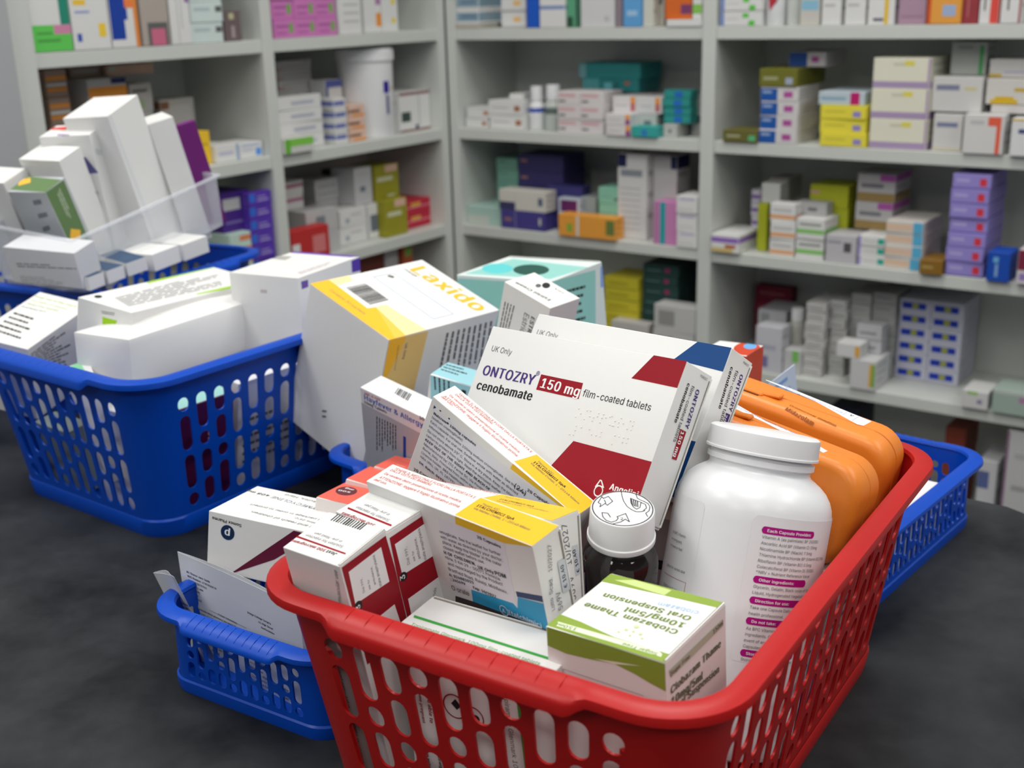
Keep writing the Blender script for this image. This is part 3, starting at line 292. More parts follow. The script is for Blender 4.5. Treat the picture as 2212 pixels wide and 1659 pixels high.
"LY": [["T","T",[0.05,0.05,0.12],0,"LYMECYCLINE",-4.3,11.9,-41.0,16.7],["T","T",[0.02,0.02,0.022],1,"408 mg",-43.3,16.9,-60.7,18.0],["T","T",[0.12,0.12,0.13],0,"Capsules, Hard",-5.0,22.2,-36.2,25.1],["T","T",[0.12,0.12,0.13],0,"Store in the original package in order to protect",36.3,-5.7,-45.2,-3.6],["T","T",[0.12,0.12,0.13],0,"below 25°C.",6.9,-12.2,-10.8,-9.6],["T","T",[0.12,0.12,0.13],0,"Keep out of the sight and reach of children.",44.0,-21.6,-38.4,-14.6],["T","F",[0.02,0.02,0.022],1,"Somex Pharma",-36.7,14.8,-57.2,15.8],["D","F",[0.01,0.03,0.09],-46.2,7.6,4.8],["T","F",[0.85,0.85,0.85],1,"p",-44.5,9.2,-48.2,9.4],["P","F",[0.13,0.01,0.04],[[-43.6,-19.0],[-1.19,18.09],[12.77,17.72],[-13.33,-2.94],[-43.53,-19.0]]]],
"GT": [["T","T",[0.35,0.5,0.08],1,"Keep out of the reach",-25.6,35.5,17.9,34.1],["T","T",[0.35,0.5,0.08],0,"and sight of children",-24.4,27.8,14.0,26.8],["T","T",[0.35,0.5,0.08],0,"Read the leaflet",-23.3,20.7,9.5,20.5],["T","T",[0.02,0.02,0.022],0,"Store below 25°C",-24.4,14.5,1.27,14.3],["L","T",[0.02,0.02,0.022],[[-22.65,6.11],[7.96,3.02],[15.48,-36.86],[-17.78,-33.18]],5],["L","R",[0.02,0.02,0.022],[[-42.33,29.38],[12.69,32.03],[7.56,-8.42],[-42.14,10.68]],11],["P","R",[0.35,0.5,0.08],[[22.48,27.28],[29.05,27.8],[27.51,18.91],[21.05,19.12]]]],
"FG": [["P","T",[0.35,0.62,0.02],[[-27.38,-6.5],[-27.95,8.42],[-27.95,90.1],[-26.53,90.1],[-23.44,-9.27]]],["P","T",[0.35,0.62,0.02],[[21.98,-0.36],[23.56,50.44],[27.95,44.46],[27.95,28.05],[24.14,-2.12]]],["L","T",[0.12,0.12,0.13],[[-9.63,-67.84],[-17.71,85.94],[18.86,56.83],[14.65,-78.22]],9],["P","T",[0.02,0.02,0.022],[[-17.63,-73.14],[-16.63,-74.64],[-16.07,-76.31],[-16.04,-77.91],[-16.54,-79.2],[-17.49,-79.98],[-18.75,-80.13],[-20.13,-79.64],[-21.42,-78.58],[-22.43,-77.09],[-23.0,-75.42],[-23.04,-73.81],[-22.55,-72.5],[-21.59,-71.71],[-20.32,-71.56],[-18.92,-72.06]]],["L","F",[0.02,0.02,0.022],[[-3.41,9.6],[20.55,12.3],[16.28,8.78],[-1.74,6.89]],2],["P","F",[0.35,0.62,0.02],[[-1.6,4.42],[13.51,4.99],[10.94,-2.51],[-1.04,-5.49]]]],
"PU": [["P","T",[0.14,0.06,0.42],[[-36.59,46.7],[36.9,47.38],[36.9,45.33],[31.16,40.61],[-35.87,40.63]]],["P","R",[0.1,0.05,0.4],[[33.9,83.26],[47.45,83.56],[47.45,71.41],[33.53,72.5]]],["P","R",[0.16,0.1,0.4],[[-43.58,81.01],[-33.66,80.54],[-33.99,74.32],[-43.46,74.16]]],["P","T",[0.4,0.4,0.38],[[-35.29,12.04],[-36.9,19.04],[-36.9,26.17],[-22.99,26.14],[-19.81,10.95]]],["L","T",[0.4,0.3,0.35],[[22.55,-29.28],[24.92,30.91],[31.72,27.14],[30.62,-34.71]],2],["P","F",[0.55,0.5,0.5],[[-4.2,71.97],[2.78,71.92],[2.44,69.01],[-4.55,69.05]]]],
"SG": [["P","T",[0.25,0.68,0.35],[[-18.35,-4.83],[-20.28,3.81],[10.01,5.81],[6.45,2.67]]]],
"A1": [["P","R",[0.7,0.72,0.74],[[-27.17,83.62],[-22.63,83.14],[-17.96,-58.02],[-22.82,-57.02]]]],
"A2": [["P","T",[0.75,0.06,0.05],[[-26.15,12.65],[-11.82,15.25],[-7.14,1.16],[-26.15,5.37]]],["P","F",[0.12,0.12,0.3],[[11.59,51.93],[16.96,51.68],[26.15,35.72],[26.15,35.08],[14.02,34.33]]],["L","R",[0.35,0.37,0.42],[[-15.75,59.01],[2.96,50.68],[3.12,45.2],[-16.31,52.5]],3],["P","T",[0.3,0.2,0.4],[[-9.77,-13.24],[4.79,-17.1],[5.32,-20.9],[0.35,-20.9],[-7.69,-19.54]]]],
"A3": [["L","R",[0.4,0.42,0.46],[[14.45,28.72],[28.72,23.03],[33.11,-10.43],[19.64,-6.32]],3]],
"A4": [["P","T",[0.13,0.22,0.09],[[-23.5,-11.45],[-23.5,15.1],[-21.79,15.1],[23.5,9.56],[23.5,-14.19],[23.42,-14.76]]],["P","R",[0.13,0.22,0.09],[[-14.68,54.18],[12.14,52.82],[9.36,-54.35],[-13.36,-51.94]]],["P","T",[0.9,0.5,0.05],[[-23.5,2.28],[-23.5,9.42],[-17.1,12.38],[-9.47,3.05],[-19.44,-3.62]]],["L","R",[0.55,0.62,0.5],[[3.96,49.62],[4.13,18.12],[-3.11,16.57],[-3.02,45.1]],3],["P","R",[0.9,0.5,0.05],[[-4.94,8.93],[5.74,1.06],[0.93,-6.4],[-11.14,0.95]]],["L","F",[0.2,0.22,0.25],[[3.85,50.1],[19.12,51.82],[13.59,10.31],[-1.98,5.36]],3]],
"A6": [],
"OC1": [["P","T",[0.82,0.83,0.86],[[-21.77,16.95],[-5.3,16.95],[51.55,10.68],[50.41,1.28],[47.16,-0.22],[15.68,10.65],[1.0,12.99],[-21.22,16.19]]],["T","T",[0.08,0.16,0.55],0,"123 High Street, Codicote, Herts, SG4 8UB.",-14.3,16.6,34.4,7.1],["T","T",[0.02,0.02,0.022],1,"V",38.1,8.1,40.5,7.6],["P","T",[0.2,0.3,0.7],[[35.48,11.23],[35.82,11.24],[35.18,4.92],[34.89,4.95]]],["P","T",[0.2,0.3,0.7],[[43.12,10.81],[43.45,10.83],[42.76,2.31],[42.43,2.29]]],["T","T",[0.05,0.35,0.1],1,"pharmacy",-20.8,17.2,-15.6,17.1],["T","T",[0.3,0.085,0.01],1,"Oromucosal Solution",6.0,-7.6,38.5,-13.0],["T","T",[0.3,0.085,0.01],1,"Midazolam",6.2,-13.8,26.2,-17.1]],
"OC2": [["P","T",[0.82,0.83,0.86],[[-22.4,17.0],[-21.8,17.0],[3.71,6.34],[29.14,4.49],[46.9,-3.75],[47.01,-9.7],[24.01,-2.93],[5.37,3.13],[-17.07,7.29]]],["T","T",[0.08,0.16,0.55],0,"123 High Street, Codicote, Herts, SG4 8UB.",-19.3,11.4,29.6,2.31]],
"BBL": [["L","F",[0.12,0.12,0.13],[[-30.79,3.06],[35.39,6.07],[39.73,1.18],[-29.55,-2.2]],2],["L","F",[0.35,0.35,0.38],[[-30.79,-10.42],[19.17,-8.62],[22.7,-16.35],[-30.71,-19.26]],4]],
"S1": [["P","T",[0.04,0.08,0.16],[[24.95,10.1],[24.95,-10.1],[16.22,-10.1],[16.32,10.1]]]],
"S2": [["P","T",[0.04,0.08,0.16],[[-24.95,-10.3],[-24.95,10.3],[24.95,10.3],[24.95,-10.3]]]],
"S3": [["P","T",[0.04,0.08,0.16],[[-25.0,-10.8],[-25.0,10.8],[25.0,10.8],[25.0,-10.8]]]],
"W1": [],
"W2": [],
"WB": [],
"RC": [["P","F",[0.6,0.06,0.02],[[-18.0,61.9],[18.0,61.9],[18.0,1.39],[-18.0,-4.11]]],["P","R",[0.6,0.06,0.02],[[-21.55,17.81],[-21.55,61.9],[21.55,61.9],[21.55,-9.93],[-18.61,0.62]]],["P","T",[0.6,0.06,0.02],[[18.0,13.57],[18.0,-17.9],[17.78,-18.17],[13.79,-18.61],[9.3,-15.75],[4.97,-9.96],[1.43,-2.04],[-0.75,6.87],[-1.19,15.4],[0.08,21.55],[13.36,21.55],[16.53,17.08]]],["P","T",[0.15,0.4,0.75],[[14.26,16.21],[15.14,12.17],[15.2,8.37],[14.44,5.36],[12.96,3.6],[11.0,3.33],[8.84,4.61],[6.81,7.24],[5.2,10.85],[4.27,14.9],[4.17,18.77],[4.85,21.55],[11.4,21.55],[12.67,19.87]]]]
}''')
SHELF = json.loads(r'''[
["L",0.8209,0.882,0.005,0.3435,0.103,0.05,"box",1,1,[0.72,0.72,0.71],[["F",0,0,1,0.34,[0.12,0.6,0.1]],["F",0.55,0.22,1,0.34,[0.65,0.25,0.4]],["F",0.75,0.34,1,1,[0.02,0.25,0.17]],["F",0.1,0.12,0.7,0.16,[0.08,0.35,0.07]],["F",0.1,0.22,0.5,0.25,[0.08,0.35,0.07]]],"white carton with lime green lower panel",0],
["L",0.7576,0.8194,0.005,0.3435,0.109,0.05,"box",1,1,[0.72,0.72,0.71],[["F",0.05,0.66,0.95,0.69,[0.2,0.3,0.55]],["F",0.08,0.55,0.42,0.62,[0.85,0.55,0.05]],["F",0.1,0.45,0.5,0.48,[0.3,0.35,0.6]],["F",0.7,0.15,0.9,0.32,[0.85,0.6,0.05]],["F",0.1,0.1,0.22,0.2,[0.05,0.1,0.45]],["F",0.2,0.9,0.9,0.95,[0.05,0.1,0.45]]],"white carton with yellow badge and blue lines",0],
["L",0.7067,0.7559,0.005,0.3435,0.1091,0.05,"box",1,1,[0.72,0.72,0.71],[["F",0,0.1,0.5,1,[0.01,0.05,0.35]],["F",0.5,0.35,0.62,1,[0.01,0.05,0.35]],["F",0.55,0.5,0.85,0.62,[0.85,0.22,0.06]],["F",0.85,0,1,1,[0.75,0.25,0.05]]],"deep blue and white carton with orange dot",0],
["L",0.6524,0.7025,0.005,0.3435,0.1092,0.05,"box",1,1,[0.42,0.37,0.33],[["F",0.2,0,0.95,0.3,[0.12,0.12,0.12]],["F",0.32,0,0.85,0.22,[0.6,0.15,0.25]]],"taupe carton with black arch and pink half disc",0],
["L",0.6115,0.6497,0.005,0.3435,0.1093,0.05,"box",1,1,[0.72,0.72,0.71],[["F",0.35,0.0,0.4,0.9,[0.5,0.5,0.5]],["F",0.8,0.55,1,0.7,[0.3,0.15,0.4]],["F",0.55,0.2,0.6,0.9,[0.5,0.5,0.5]]],"tall white carton with violet blot",0],
["L",0.5464,0.6101,0.005,0.3435,0.09,0.06,"box",3,1,[0.62,0.72,0.7],[["F",0.1,0.55,0.6,0.75,[0.45,0.55,0.55]],["F",0.78,0.5,0.98,0.8,[0.12,0.12,0.12]]],"pale mint carton",0],
["L",0.5064,0.5417,0.01,0.3435,0.0466,0.05,"box",1,1,[0.16,0.12,0.12],[["F",0.3,0.72,0.6,0.92,[0.5,0.5,0.3]],["F",0.4,0.1,0.6,0.5,[0.4,0.33,0.33]]],"small dark brown carton",0],
["L",0.7723,0.8085,0.1,0.1575,0.1578,0.06,"box",4,1,[0.35,0.25,0.2],[["F",0,0.62,1,0.78,[0.8,0.3,0.04]],["F",0,0.2,1,0.35,[0.8,0.3,0.04]],["F",0,0.4,1,0.5,[0.72,0.72,0.71]]],"brown banded carton",1],
["L",0.6753,0.7462,0.09,0.1575,0.141,0.08,"box",4,1,[0.5,0.5,0.5],[["F",0,0.15,1,0.65,[0.8,0.3,0.04]],["F",0.6,0.75,1,1,[0.015,0.02,0.12]]],"grey carton with broad orange band",1],
["L",0.599,0.6886,0.12,0.2987,0.016,0.06,"box",1,1,[0.62,0.42,0.32],[["F",0.05,0.5,0.18,0.8,[0.36,0.62,0.55]]],"flat salmon coloured carton",1],
["L",0.6893,0.7457,0.13,0.2987,0.0189,0.05,"box",1,1,[0.34,0.26,0.19],[["F",0.1,0.4,0.9,0.6,[0.5,0.5,0.5]]],"flat tan carton",1],
["L",0.6228,0.6665,0.1,0.1575,0.128,0.06,"box",3,1,[0.5,0.5,0.5],[["F",0,0.1,0.6,0.4,[0.35,0.5,0.25]],["F",0.1,0.7,0.8,0.8,[0.12,0.12,0.12]]],"grey carton with faint green base",1],
["L",0.5334,0.6029,0.11,0.1575,0.0989,0.05,"box",1,1,[0.45,0.44,0.42],[["F",0.1,0.1,0.9,0.9,[0.52,0.51,0.5]],["F",0.0,0.85,0.25,0.97,[0.22,0.1,0.05]]],"grey carton with brown top corner",1],
["L",0.5758,0.6196,0.03,0.1575,0.0519,0.05,"box",1,1,[0.85,0.55,0.03],[["F",0.1,0.58,0.9,0.63,[0.5,0.3,0.02]],["F",0.2,0.1,0.8,0.16,[0.5,0.3,0.02]]],"bright yellow carton",1],
["L",0.5264,0.5751,0.02,0.1575,0.0275,0.06,"box",1,1,[0.72,0.72,0.71],[["F",0.1,0.4,0.75,0.6,[0.5,0.5,0.65]],["F",0.88,0.0,1,1,[0.35,0.45,0.65]]],"white carton with pale violet line",1],
["L",0.475,0.5256,0.02,0.1575,0.0257,0.06,"box",1,1,[0.72,0.72,0.71],[["F",0.7,0.1,0.95,0.6,[0.1,0.3,0.75]],["F",0.1,0.8,0.9,0.9,[0.35,0.45,0.7]],["F",0.1,0.5,0.6,0.6,[0.45,0.5,0.65]]],"white carton with blue corner block",1],
["L",0.5043,0.5676,0.03,0.042,0.0647,0.08,"box",1,1,[0.06,0.02,0.22],[["F",0.05,0.55,0.65,0.85,[0.5,0.5,0.5]],["F",0.1,0.2,0.9,0.26,[0.2,0.15,0.4]]],"dark violet carton with pale swirl",2],
["L",0.475,0.5254,0.01,-0.0315,0.1342,0.0192,"box",6,1,[0.1,0.04,0.42],[["F",0.0,0.3,0.25,0.95,[0.03,0.15,0.65]],["F",0.35,0.3,0.85,0.45,[0.35,0.3,0.6]],["F",0.35,0.6,0.75,0.7,[0.35,0.3,0.6]]],"violet carton with bright blue edge",2],
["L",0.5262,0.5716,0.01,-0.0315,0.0733,0.07,"box",4,1,[0.5,0.65,0.58],[["F",0.45,0.25,1,0.75,[0.7,0.22,0.1]]],"mint carton with rust red panel",2],
["L",0.2872,0.4367,0.01,0.3435,0.09,0.1,"box",3,3,[0.62,0.2,0.5],[["F",0.1,0.55,0.9,0.7,[0.42,0.12,0.35]],["F",0.7,0.25,0.9,0.8,[0.2,0.4,0.1]],["F",0.1,0.2,0.6,0.3,[0.42,0.12,0.35]]],"pink carton with green spot",0],
["L",0.2241,0.2818,0.01,0.3435,0.0952,0.08,"box",1,1,[0.72,0.72,0.71],[["F",0.2,0.2,0.9,0.24,[0.5,0.5,0.5]],["F",0.2,0.35,0.9,0.39,[0.5,0.5,0.5]],["F",0.2,0.5,0.9,0.54,[0.5,0.5,0.5]],["F",0.2,0.65,0.9,0.69,[0.5,0.5,0.5]],["F",0.2,0.8,0.9,0.84,[0.5,0.5,0.5]]],"white carton striped with grey text lines",0],
["L",0.1598,0.2068,0.02,0.3435,0.0953,0.08,"box",1,1,[0.72,0.72,0.71],[["F",0.7,0.1,1,0.35,[0.8,0.3,0.04]],["F",0.7,0.5,1,0.7,[0.4,0.2,0.4]],["F",0.7,0.75,1,0.9,[0.8,0.3,0.04]]],"narrow white carton with orange and purple marks",0],
["L",0.1137,0.1585,0.02,0.3435,0.0951,0.08,"box",1,1,[0.72,0.72,0.71],[["F",0.6,0.15,0.85,0.25,[0.78,0.62,0.04]],["F",0.6,0.5,0.85,0.6,[0.78,0.62,0.04]]],"narrow white carton with pale yellow marks",0],
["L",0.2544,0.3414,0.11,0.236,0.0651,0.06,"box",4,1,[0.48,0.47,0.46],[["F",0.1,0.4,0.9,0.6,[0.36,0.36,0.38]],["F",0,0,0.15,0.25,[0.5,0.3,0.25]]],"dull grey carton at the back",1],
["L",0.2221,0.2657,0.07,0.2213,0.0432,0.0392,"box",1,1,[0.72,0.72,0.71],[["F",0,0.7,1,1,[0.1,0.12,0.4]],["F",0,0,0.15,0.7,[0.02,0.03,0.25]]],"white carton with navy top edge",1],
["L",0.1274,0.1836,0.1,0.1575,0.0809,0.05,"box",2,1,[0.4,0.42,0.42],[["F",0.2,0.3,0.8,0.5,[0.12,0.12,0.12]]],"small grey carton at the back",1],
["L",0.3109,0.4347,0.0368,0.1575,0.089,0.0724,"box",4,1,[0.72,0.72,0.71],[["F",0.4,0.35,0.85,0.6,[0.42,0.45,0.55]],["F",0.02,0.1,0.1,0.9,[0.75,0.55,0.45]]],"long white carton with grey blue text",1],
["L",0.2665,0.2988,0.02,0.1575,0.0783,0.1,"box",4,1,[0.72,0.72,0.71],[["F",0,0.35,0.9,0.8,[0.16,0.19,0.45]]],"white end with navy block",1],
["L",0.2184,0.2625,0.02,0.1575,0.0636,0.09,"box",3,1,[0.72,0.5,0.4],[["F",0.0,0.35,0.7,0.6,[0.22,0.1,0.05]],["F",0.2,0,1,0.2,[0.8,0.3,0.04]]],"white carton with copper stripes",1],
["L",0.1128,0.2176,0.01,0.1575,0.1589,0.0892,"tub",1,1,[0.8,0.81,0.82],[],"tall white tub",1],
["L",0.021,0.112,0.03,0.1575,0.0744,0.09,"box",1,1,[0.72,0.72,0.71],[["F",0,0.92,1,1,[0.25,0.12,0.12]],["F",0,0,1,0.05,[0.25,0.12,0.12]],["F",0.05,0.25,0.35,0.5,[0.04,0.07,0.06]],["F",0.62,0.1,0.66,0.9,[0.5,0.5,0.5]],["F",0.5,0.05,0.6,0.15,[0.015,0.02,0.12]]],"white carton with maroon top and bottom edges",1],
["L",0.3791,0.448,-0.004,0.1575,0.0253,0.04,"box",1,1,[0.62,0.62,0.6],[["F",0,0.45,1,1,[0.22,0.55,0.08]],["F",0,0,0.2,1,[0.15,0.45,0.05]]],"small green and grey carton",1],
["L",0.3283,0.3728,0.08,-0.0315,0.1274,0.08,"box",5,1,[0.72,0.72,0.71],[["F",0,0.55,1,0.8,[0.45,0.15,0.25]]],"white carton with plum band",2],
["L",0.2283,0.2894,0.09,-0.0315,0.1185,0.06,"box",3,1,[0.5,0.5,0.5],[["F",0.1,0.6,0.9,0.75,[0.38,0.38,0.4]],["F",0.1,0.25,0.9,0.35,[0.38,0.38,0.4]]],"mottled grey carton",2],
["L",0.1734,0.1992,0.11,-0.0315,0.1244,0.05,"box",2,1,[0.04,0.04,0.04],[["F",0.2,0.2,0.8,0.8,[0.08,0.08,0.08]]],"narrow black carton",2],
["L",0.1791,0.2275,0.05,0.0336,0.069,0.0592,"box",1,1,[0.55,0.55,0.56],[["F",0.3,0.35,0.6,0.5,[0.15,0.2,0.25]],["F",0.1,0.8,0.8,0.86,[0.5,0.5,0.5]]],"pale grey carton with dark spot",2],
["L",0.1017,0.1725,0.05,0.0328,0.0668,0.07,"box",1,1,[0.32,0.3,0.02],[["F",0.45,0.8,0.95,1,[0.7,0.45,0.35]],["F",0.1,0.55,0.75,0.68,[0.6,0.6,0.4]],["F",0.5,0.08,0.8,0.14,[0.6,0.6,0.4]]],"olive green carton upright",2],
["L",0.2952,0.3755,0.03,-0.0315,0.0778,0.0492,"box",2,1,[0.5,0.5,0.5],[["F",0.3,0.2,0.6,0.7,[0.2,0.22,0.24]]],"grey carton lying flat",2],
["L",0.2094,0.2828,0.04,-0.0315,0.0649,0.0492,"box",2,1,[0.72,0.72,0.71],[["F",0.2,0.2,0.35,0.5,[0.35,0.4,0.45]],["F",0.4,0.6,0.8,0.7,[0.5,0.5,0.5]]],"white carton with grey figures",2],
["L",0.162,0.2062,0.04,-0.0315,0.0641,0.07,"box",1,1,[0.72,0.72,0.71],[["F",0.1,0.2,0.6,0.7,[0.15,0.18,0.22]]],"white carton with ink blue patch",2],
["L",0.1171,0.1813,0.02,-0.0315,0.0692,0.0192,"box",1,1,[0.32,0.3,0.02],[["F",0.45,0.8,0.95,1,[0.7,0.45,0.35]],["F",0.1,0.55,0.75,0.68,[0.6,0.6,0.4]]],"olive green carton beside red cartons",2],
["L",0.3545,0.4461,0.0,-0.0315,0.0578,0.0292,"box",1,1,[0.5,0.03,0.03],[["F",0.55,0.2,0.9,0.75,[0.65,0.2,0.2]],["F",0,0,0.2,0.6,[0.72,0.72,0.71]]],"bright red carton",2],
["L",0.021,0.1443,0.04,-0.0315,0.0539,0.08,"box",2,1,[0.5,0.02,0.05],[["F",0.2,0.45,1,0.55,[0.7,0.25,0.3]],["F",0.5,0.55,0.75,0.85,[0.7,0.35,0.05]],["F",0,0,0.12,1,[0.35,0.01,0.03]]],"crimson carton with gold mark",2],
["L",0.1661,0.2401,0.04,-0.2385,0.185,0.08,"box",4,1,[0.14,0.03,0.02],[],"dark brown carton low down",3],
["L",0.1242,0.1631,0.04,-0.2385,0.185,0.08,"box",3,1,[0.45,0.45,0.46],[["F",0.2,0.5,0.8,0.6,[0.5,0.5,0.5]]],"grey carton low down",3],
["L",0.0946,0.1234,0.03,-0.2385,0.185,0.06,"box",4,1,[0.4,0.08,0.03],[["F",0.2,0.4,0.9,0.9,[0.15,0.3,0.05]]],"rust carton with green patch",3],
["R",0.021,0.0734,0.01,0.352,0.0518,0.08,"box",2,1,[0.72,0.72,0.71],[["F",0,0.15,1,0.8,[0.22,0.34,0.42]],["F",0.2,0.4,0.9,0.6,[0.15,0.22,0.32]]],"white carton with slate blue label",0],
["R",0.021,0.0779,0.005,0.3435,0.0083,0.06,"box",1,1,[0.5,0.48,0.42],[],"thin beige carton lying flat",0],
["R",0.0471,0.1226,0.0908,0.3435,0.0588,0.08,"box",2,1,[0.72,0.72,0.71],[["F",0.1,0.4,0.6,0.5,[0.5,0.55,0.65]],["F",0,0.9,1,1,[0.5,0.5,0.5]]],"plain white carton with faint blue line",0],
["R",0.1175,0.1742,0.02,0.3435,0.0574,0.07,"box",2,1,[0.72,0.72,0.71],[["F",0.5,0.35,0.8,0.7,[0.8,0.5,0.2]],["F",0,0.0,1,0.12,[0.5,0.5,0.5]]],"white carton with orange dot",0],
["R",0.1869,0.2123,0.005,0.3435,0.09,0.07,"box",1,1,[0.01,0.1,0.55],[],"narrow royal blue carton",0],
["R",0.2144,0.269,0.005,0.3435,0.09,0.06,"box",1,1,[0.72,0.72,0.71],[["F",0.0,0.35,1,0.42,[0.2,0.28,0.5]],["F",0.6,0.7,0.8,0.85,[0.05,0.3,0.1]],["F",0.1,0.8,0.5,0.84,[0.5,0.5,0.5]]],"white carton with blue arc and green spot",0],
["R",0.2698,0.2951,0.01,0.3435,0.09,0.06,"box",1,1,[0.1,0.35,0.2],[["F",0.8,0,1,1,[0.03,0.03,0.03]],["F",0,0,0.5,0.2,[0.02,0.08,0.04]]],"green carton with black edge",0],
["R",0.299,0.3691,0.01,0.3435,0.09,0.06,"box",1,1,[0.64,0.64,0.65],[["F",0.1,0.72,0.8,0.77,[0.35,0.35,0.38]],["F",0.1,0.6,0.55,0.64,[0.35,0.35,0.38]],["F",0.7,0.1,0.85,0.2,[0.5,0.5,0.5]]],"off white carton with two text lines",0],
["R",0.371,0.384,0.01,0.3435,0.09,0.06,"box",1,1,[0.28,0.22,0.26],[],"narrow plum grey carton",0],
["R",0.3887,0.4243,0.005,0.3435,0.09,0.06,"box",1,1,[0.12,0.36,0.68],[["F",0.2,0.62,0.65,0.88,[0.8,0.25,0.06]],["F",0.2,0.2,0.8,0.3,[0.35,0.55,0.75]]],"sky blue carton with orange square",0],
["R",0.4251,0.4457,0.01,0.3435,0.09,0.0192,"box",1,1,[0.62,0.62,0.55],[],"narrow ivory carton",0],
["R",0.4356,0.4562,0.03,0.3435,0.09,0.06,"box",1,1,[0.42,0.4,0.34],[["F",0.2,0.4,0.8,0.7,[0.12,0.12,0.12]]],"dim beige carton",0],
["R",0.4679,0.5175,0.01,0.3552,0.0783,0.07,"box",1,1,[0.68,0.14,0.02],[["F",0.45,0.55,1,0.8,[0.75,0.35,0.25]],["F",0.6,0.1,1,0.3,[0.2,0.05,0.15]]],"orange red carton",0],
["R",0.5192,0.5371,0.01,0.3552,0.0783,0.07,"box",1,1,[0.72,0.72,0.71],[["F",0,0.1,1,0.3,[0.25,0.55,0.1]],["F",0,0.5,1,0.7,[0.25,0.55,0.1]]],"white carton with green stripes",0],
["R",0.4743,0.541,0.003,0.3435,0.0115,0.07,"box",1,1,[0.72,0.73,0.72],[],"low white carton",0],
["R",0.0255,0.0797,0.02,0.1575,0.0389,0.09,"box",2,1,[0.72,0.72,0.71],[["F",0.75,0.25,0.95,0.65,[0.42,0.18,0.08]],["F",0.0,0.9,1,1,[0.5,0.5,0.5]]],"white carton with brown dot on the left",1],
["R",0.082,0.1605,0.02,0.1575,0.0538,0.1,"box",2,1,[0.72,0.72,0.71],[["F",0.78,0.25,0.95,0.65,[0.38,0.16,0.08]],["F",0.1,0.45,0.6,0.55,[0.5,0.5,0.5]]],"white carton with brown dot",1],
["R",0.1172,0.1496,0.04,0.2115,0.0113,0.06,"box",1,1,[0.72,0.72,0.71],[],"tiny white carton",1],
["R",0.1613,0.192,0.03,0.1575,0.0798,0.04,"bottle",1,1,[0.75,0.76,0.77],[],"white bottle with blue band",1],
["R",0.1952,0.2296,0.03,0.1575,0.083,0.04,"bottle",1,1,[0.52,0.56,0.53],[],"grey green bottle with dark label",1],
["R",0.2457,0.3442,0.01,0.1575,0.0746,0.0692,"box",3,2,[0.7,0.66,0.66],[["F",0.05,0.6,0.8,0.85,[0.65,0.4,0.42]],["F",0.05,0.2,0.35,0.35,[0.1,0.1,0.1]]],"white carton with rose text",1],
["R",0.2369,0.3706,0.1,0.2498,0.0275,0.08,"box",1,1,[0.03,0.3,0.3],[["F",0,0,0.12,1,[0.2,0.45,0.48]]],"teal carton across the top",1],
["R",0.2449,0.3669,0.1,0.2259,0.024,0.08,"box",1,1,[0.03,0.25,0.26],[["F",0,0,0.3,1,[0.1,0.38,0.4]],["F",0.75,0.5,0.85,0.8,[0.4,0.15,0.1]]],"dark teal carton lower",1],
["R",0.3038,0.3218,0.08,0.1575,0.0863,0.0192,"box",1,1,[0.1,0.38,0.42],[],"narrow turquoise carton",1],
["R",0.3516,0.4515,0.03,0.195,0.0291,0.08,"box",1,2,[0.68,0.66,0.66],[["F",0.75,0.1,0.95,1,[0.5,0.15,0.15]],["F",0.75,0.6,0.95,1,[0.8,0.3,0.05]],["F",0.1,0.4,0.6,0.5,[0.5,0.5,0.5]]],"white carton with orange and purple strip",1],
["R",0.356,0.4074,0.0,0.1575,0.0389,0.0292,"box",2,1,[0.7,0.68,0.68],[["F",0.82,0.0,1,1,[0.3,0.05,0.25]],["F",0.82,0.5,1,1,[0.85,0.35,0.05]],["F",0.1,0.4,0.6,0.5,[0.5,0.5,0.5]]],"white carton with orange purple edge",1],
["R",0.3919,0.4426,0.03,0.1575,0.0373,0.07,"box",1,1,[0.5,0.52,0.5],[["F",0.5,0.2,0.8,0.7,[0.15,0.18,0.2]]],"grey carton with dark mark",1],
["R",0.4093,0.4608,0.0,0.1575,0.0192,0.0292,"box",1,1,[0.04,0.38,0.35],[["F",0.4,0.1,0.6,0.7,[0.03,0.2,0.55]]],"small teal carton lying flat",1],
["R",0.4552,0.5076,0.03,0.1802,0.0567,0.0292,"box",4,1,[0.03,0.3,0.27],[["F",0.4,0.1,0.7,0.9,[0.02,0.15,0.55]],["F",0,0,1,0.08,[0.02,0.2,0.18]]],"teal carton with blue centre",1],
["R",0.4616,0.4884,0.02,0.1575,0.0225,0.06,"box",1,1,[0.5,0.5,0.48],[["F",0.4,0.3,0.6,0.6,[0.12,0.12,0.12]]],"small grey carton",1],
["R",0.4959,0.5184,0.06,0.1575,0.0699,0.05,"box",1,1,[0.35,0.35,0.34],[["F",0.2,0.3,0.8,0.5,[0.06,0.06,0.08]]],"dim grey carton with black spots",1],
["R",0.021,0.1098,0.02,-0.0315,0.0357,0.1,"box",1,1,[0.4,0.58,0.52],[["F",0,0,0.6,0.5,[0.55,0.6,0.55]]],"flat mint carton",2],
["R",0.0509,0.1024,0.08,0.0044,0.0883,0.07,"box",4,1,[0.2,0.42,0.34],[["F",0.1,0.6,0.5,0.7,[0.1,0.2,0.25]]],"mint carton in a stack at the back",2],
["R",0.1053,0.2105,0.08,0.0044,0.0989,0.08,"box",3,1,[0.05,0.045,0.17],[["F",0.05,0.55,0.2,0.7,[0.4,0.2,0.15]]],"navy carton at the back",2],
["R",0.1917,0.2723,0.05,-0.0315,0.0834,0.0292,"box",3,1,[0.05,0.045,0.19],[["F",0.1,0.5,0.3,0.7,[0.1,0.1,0.35]]],"navy carton behind the front ones",2],
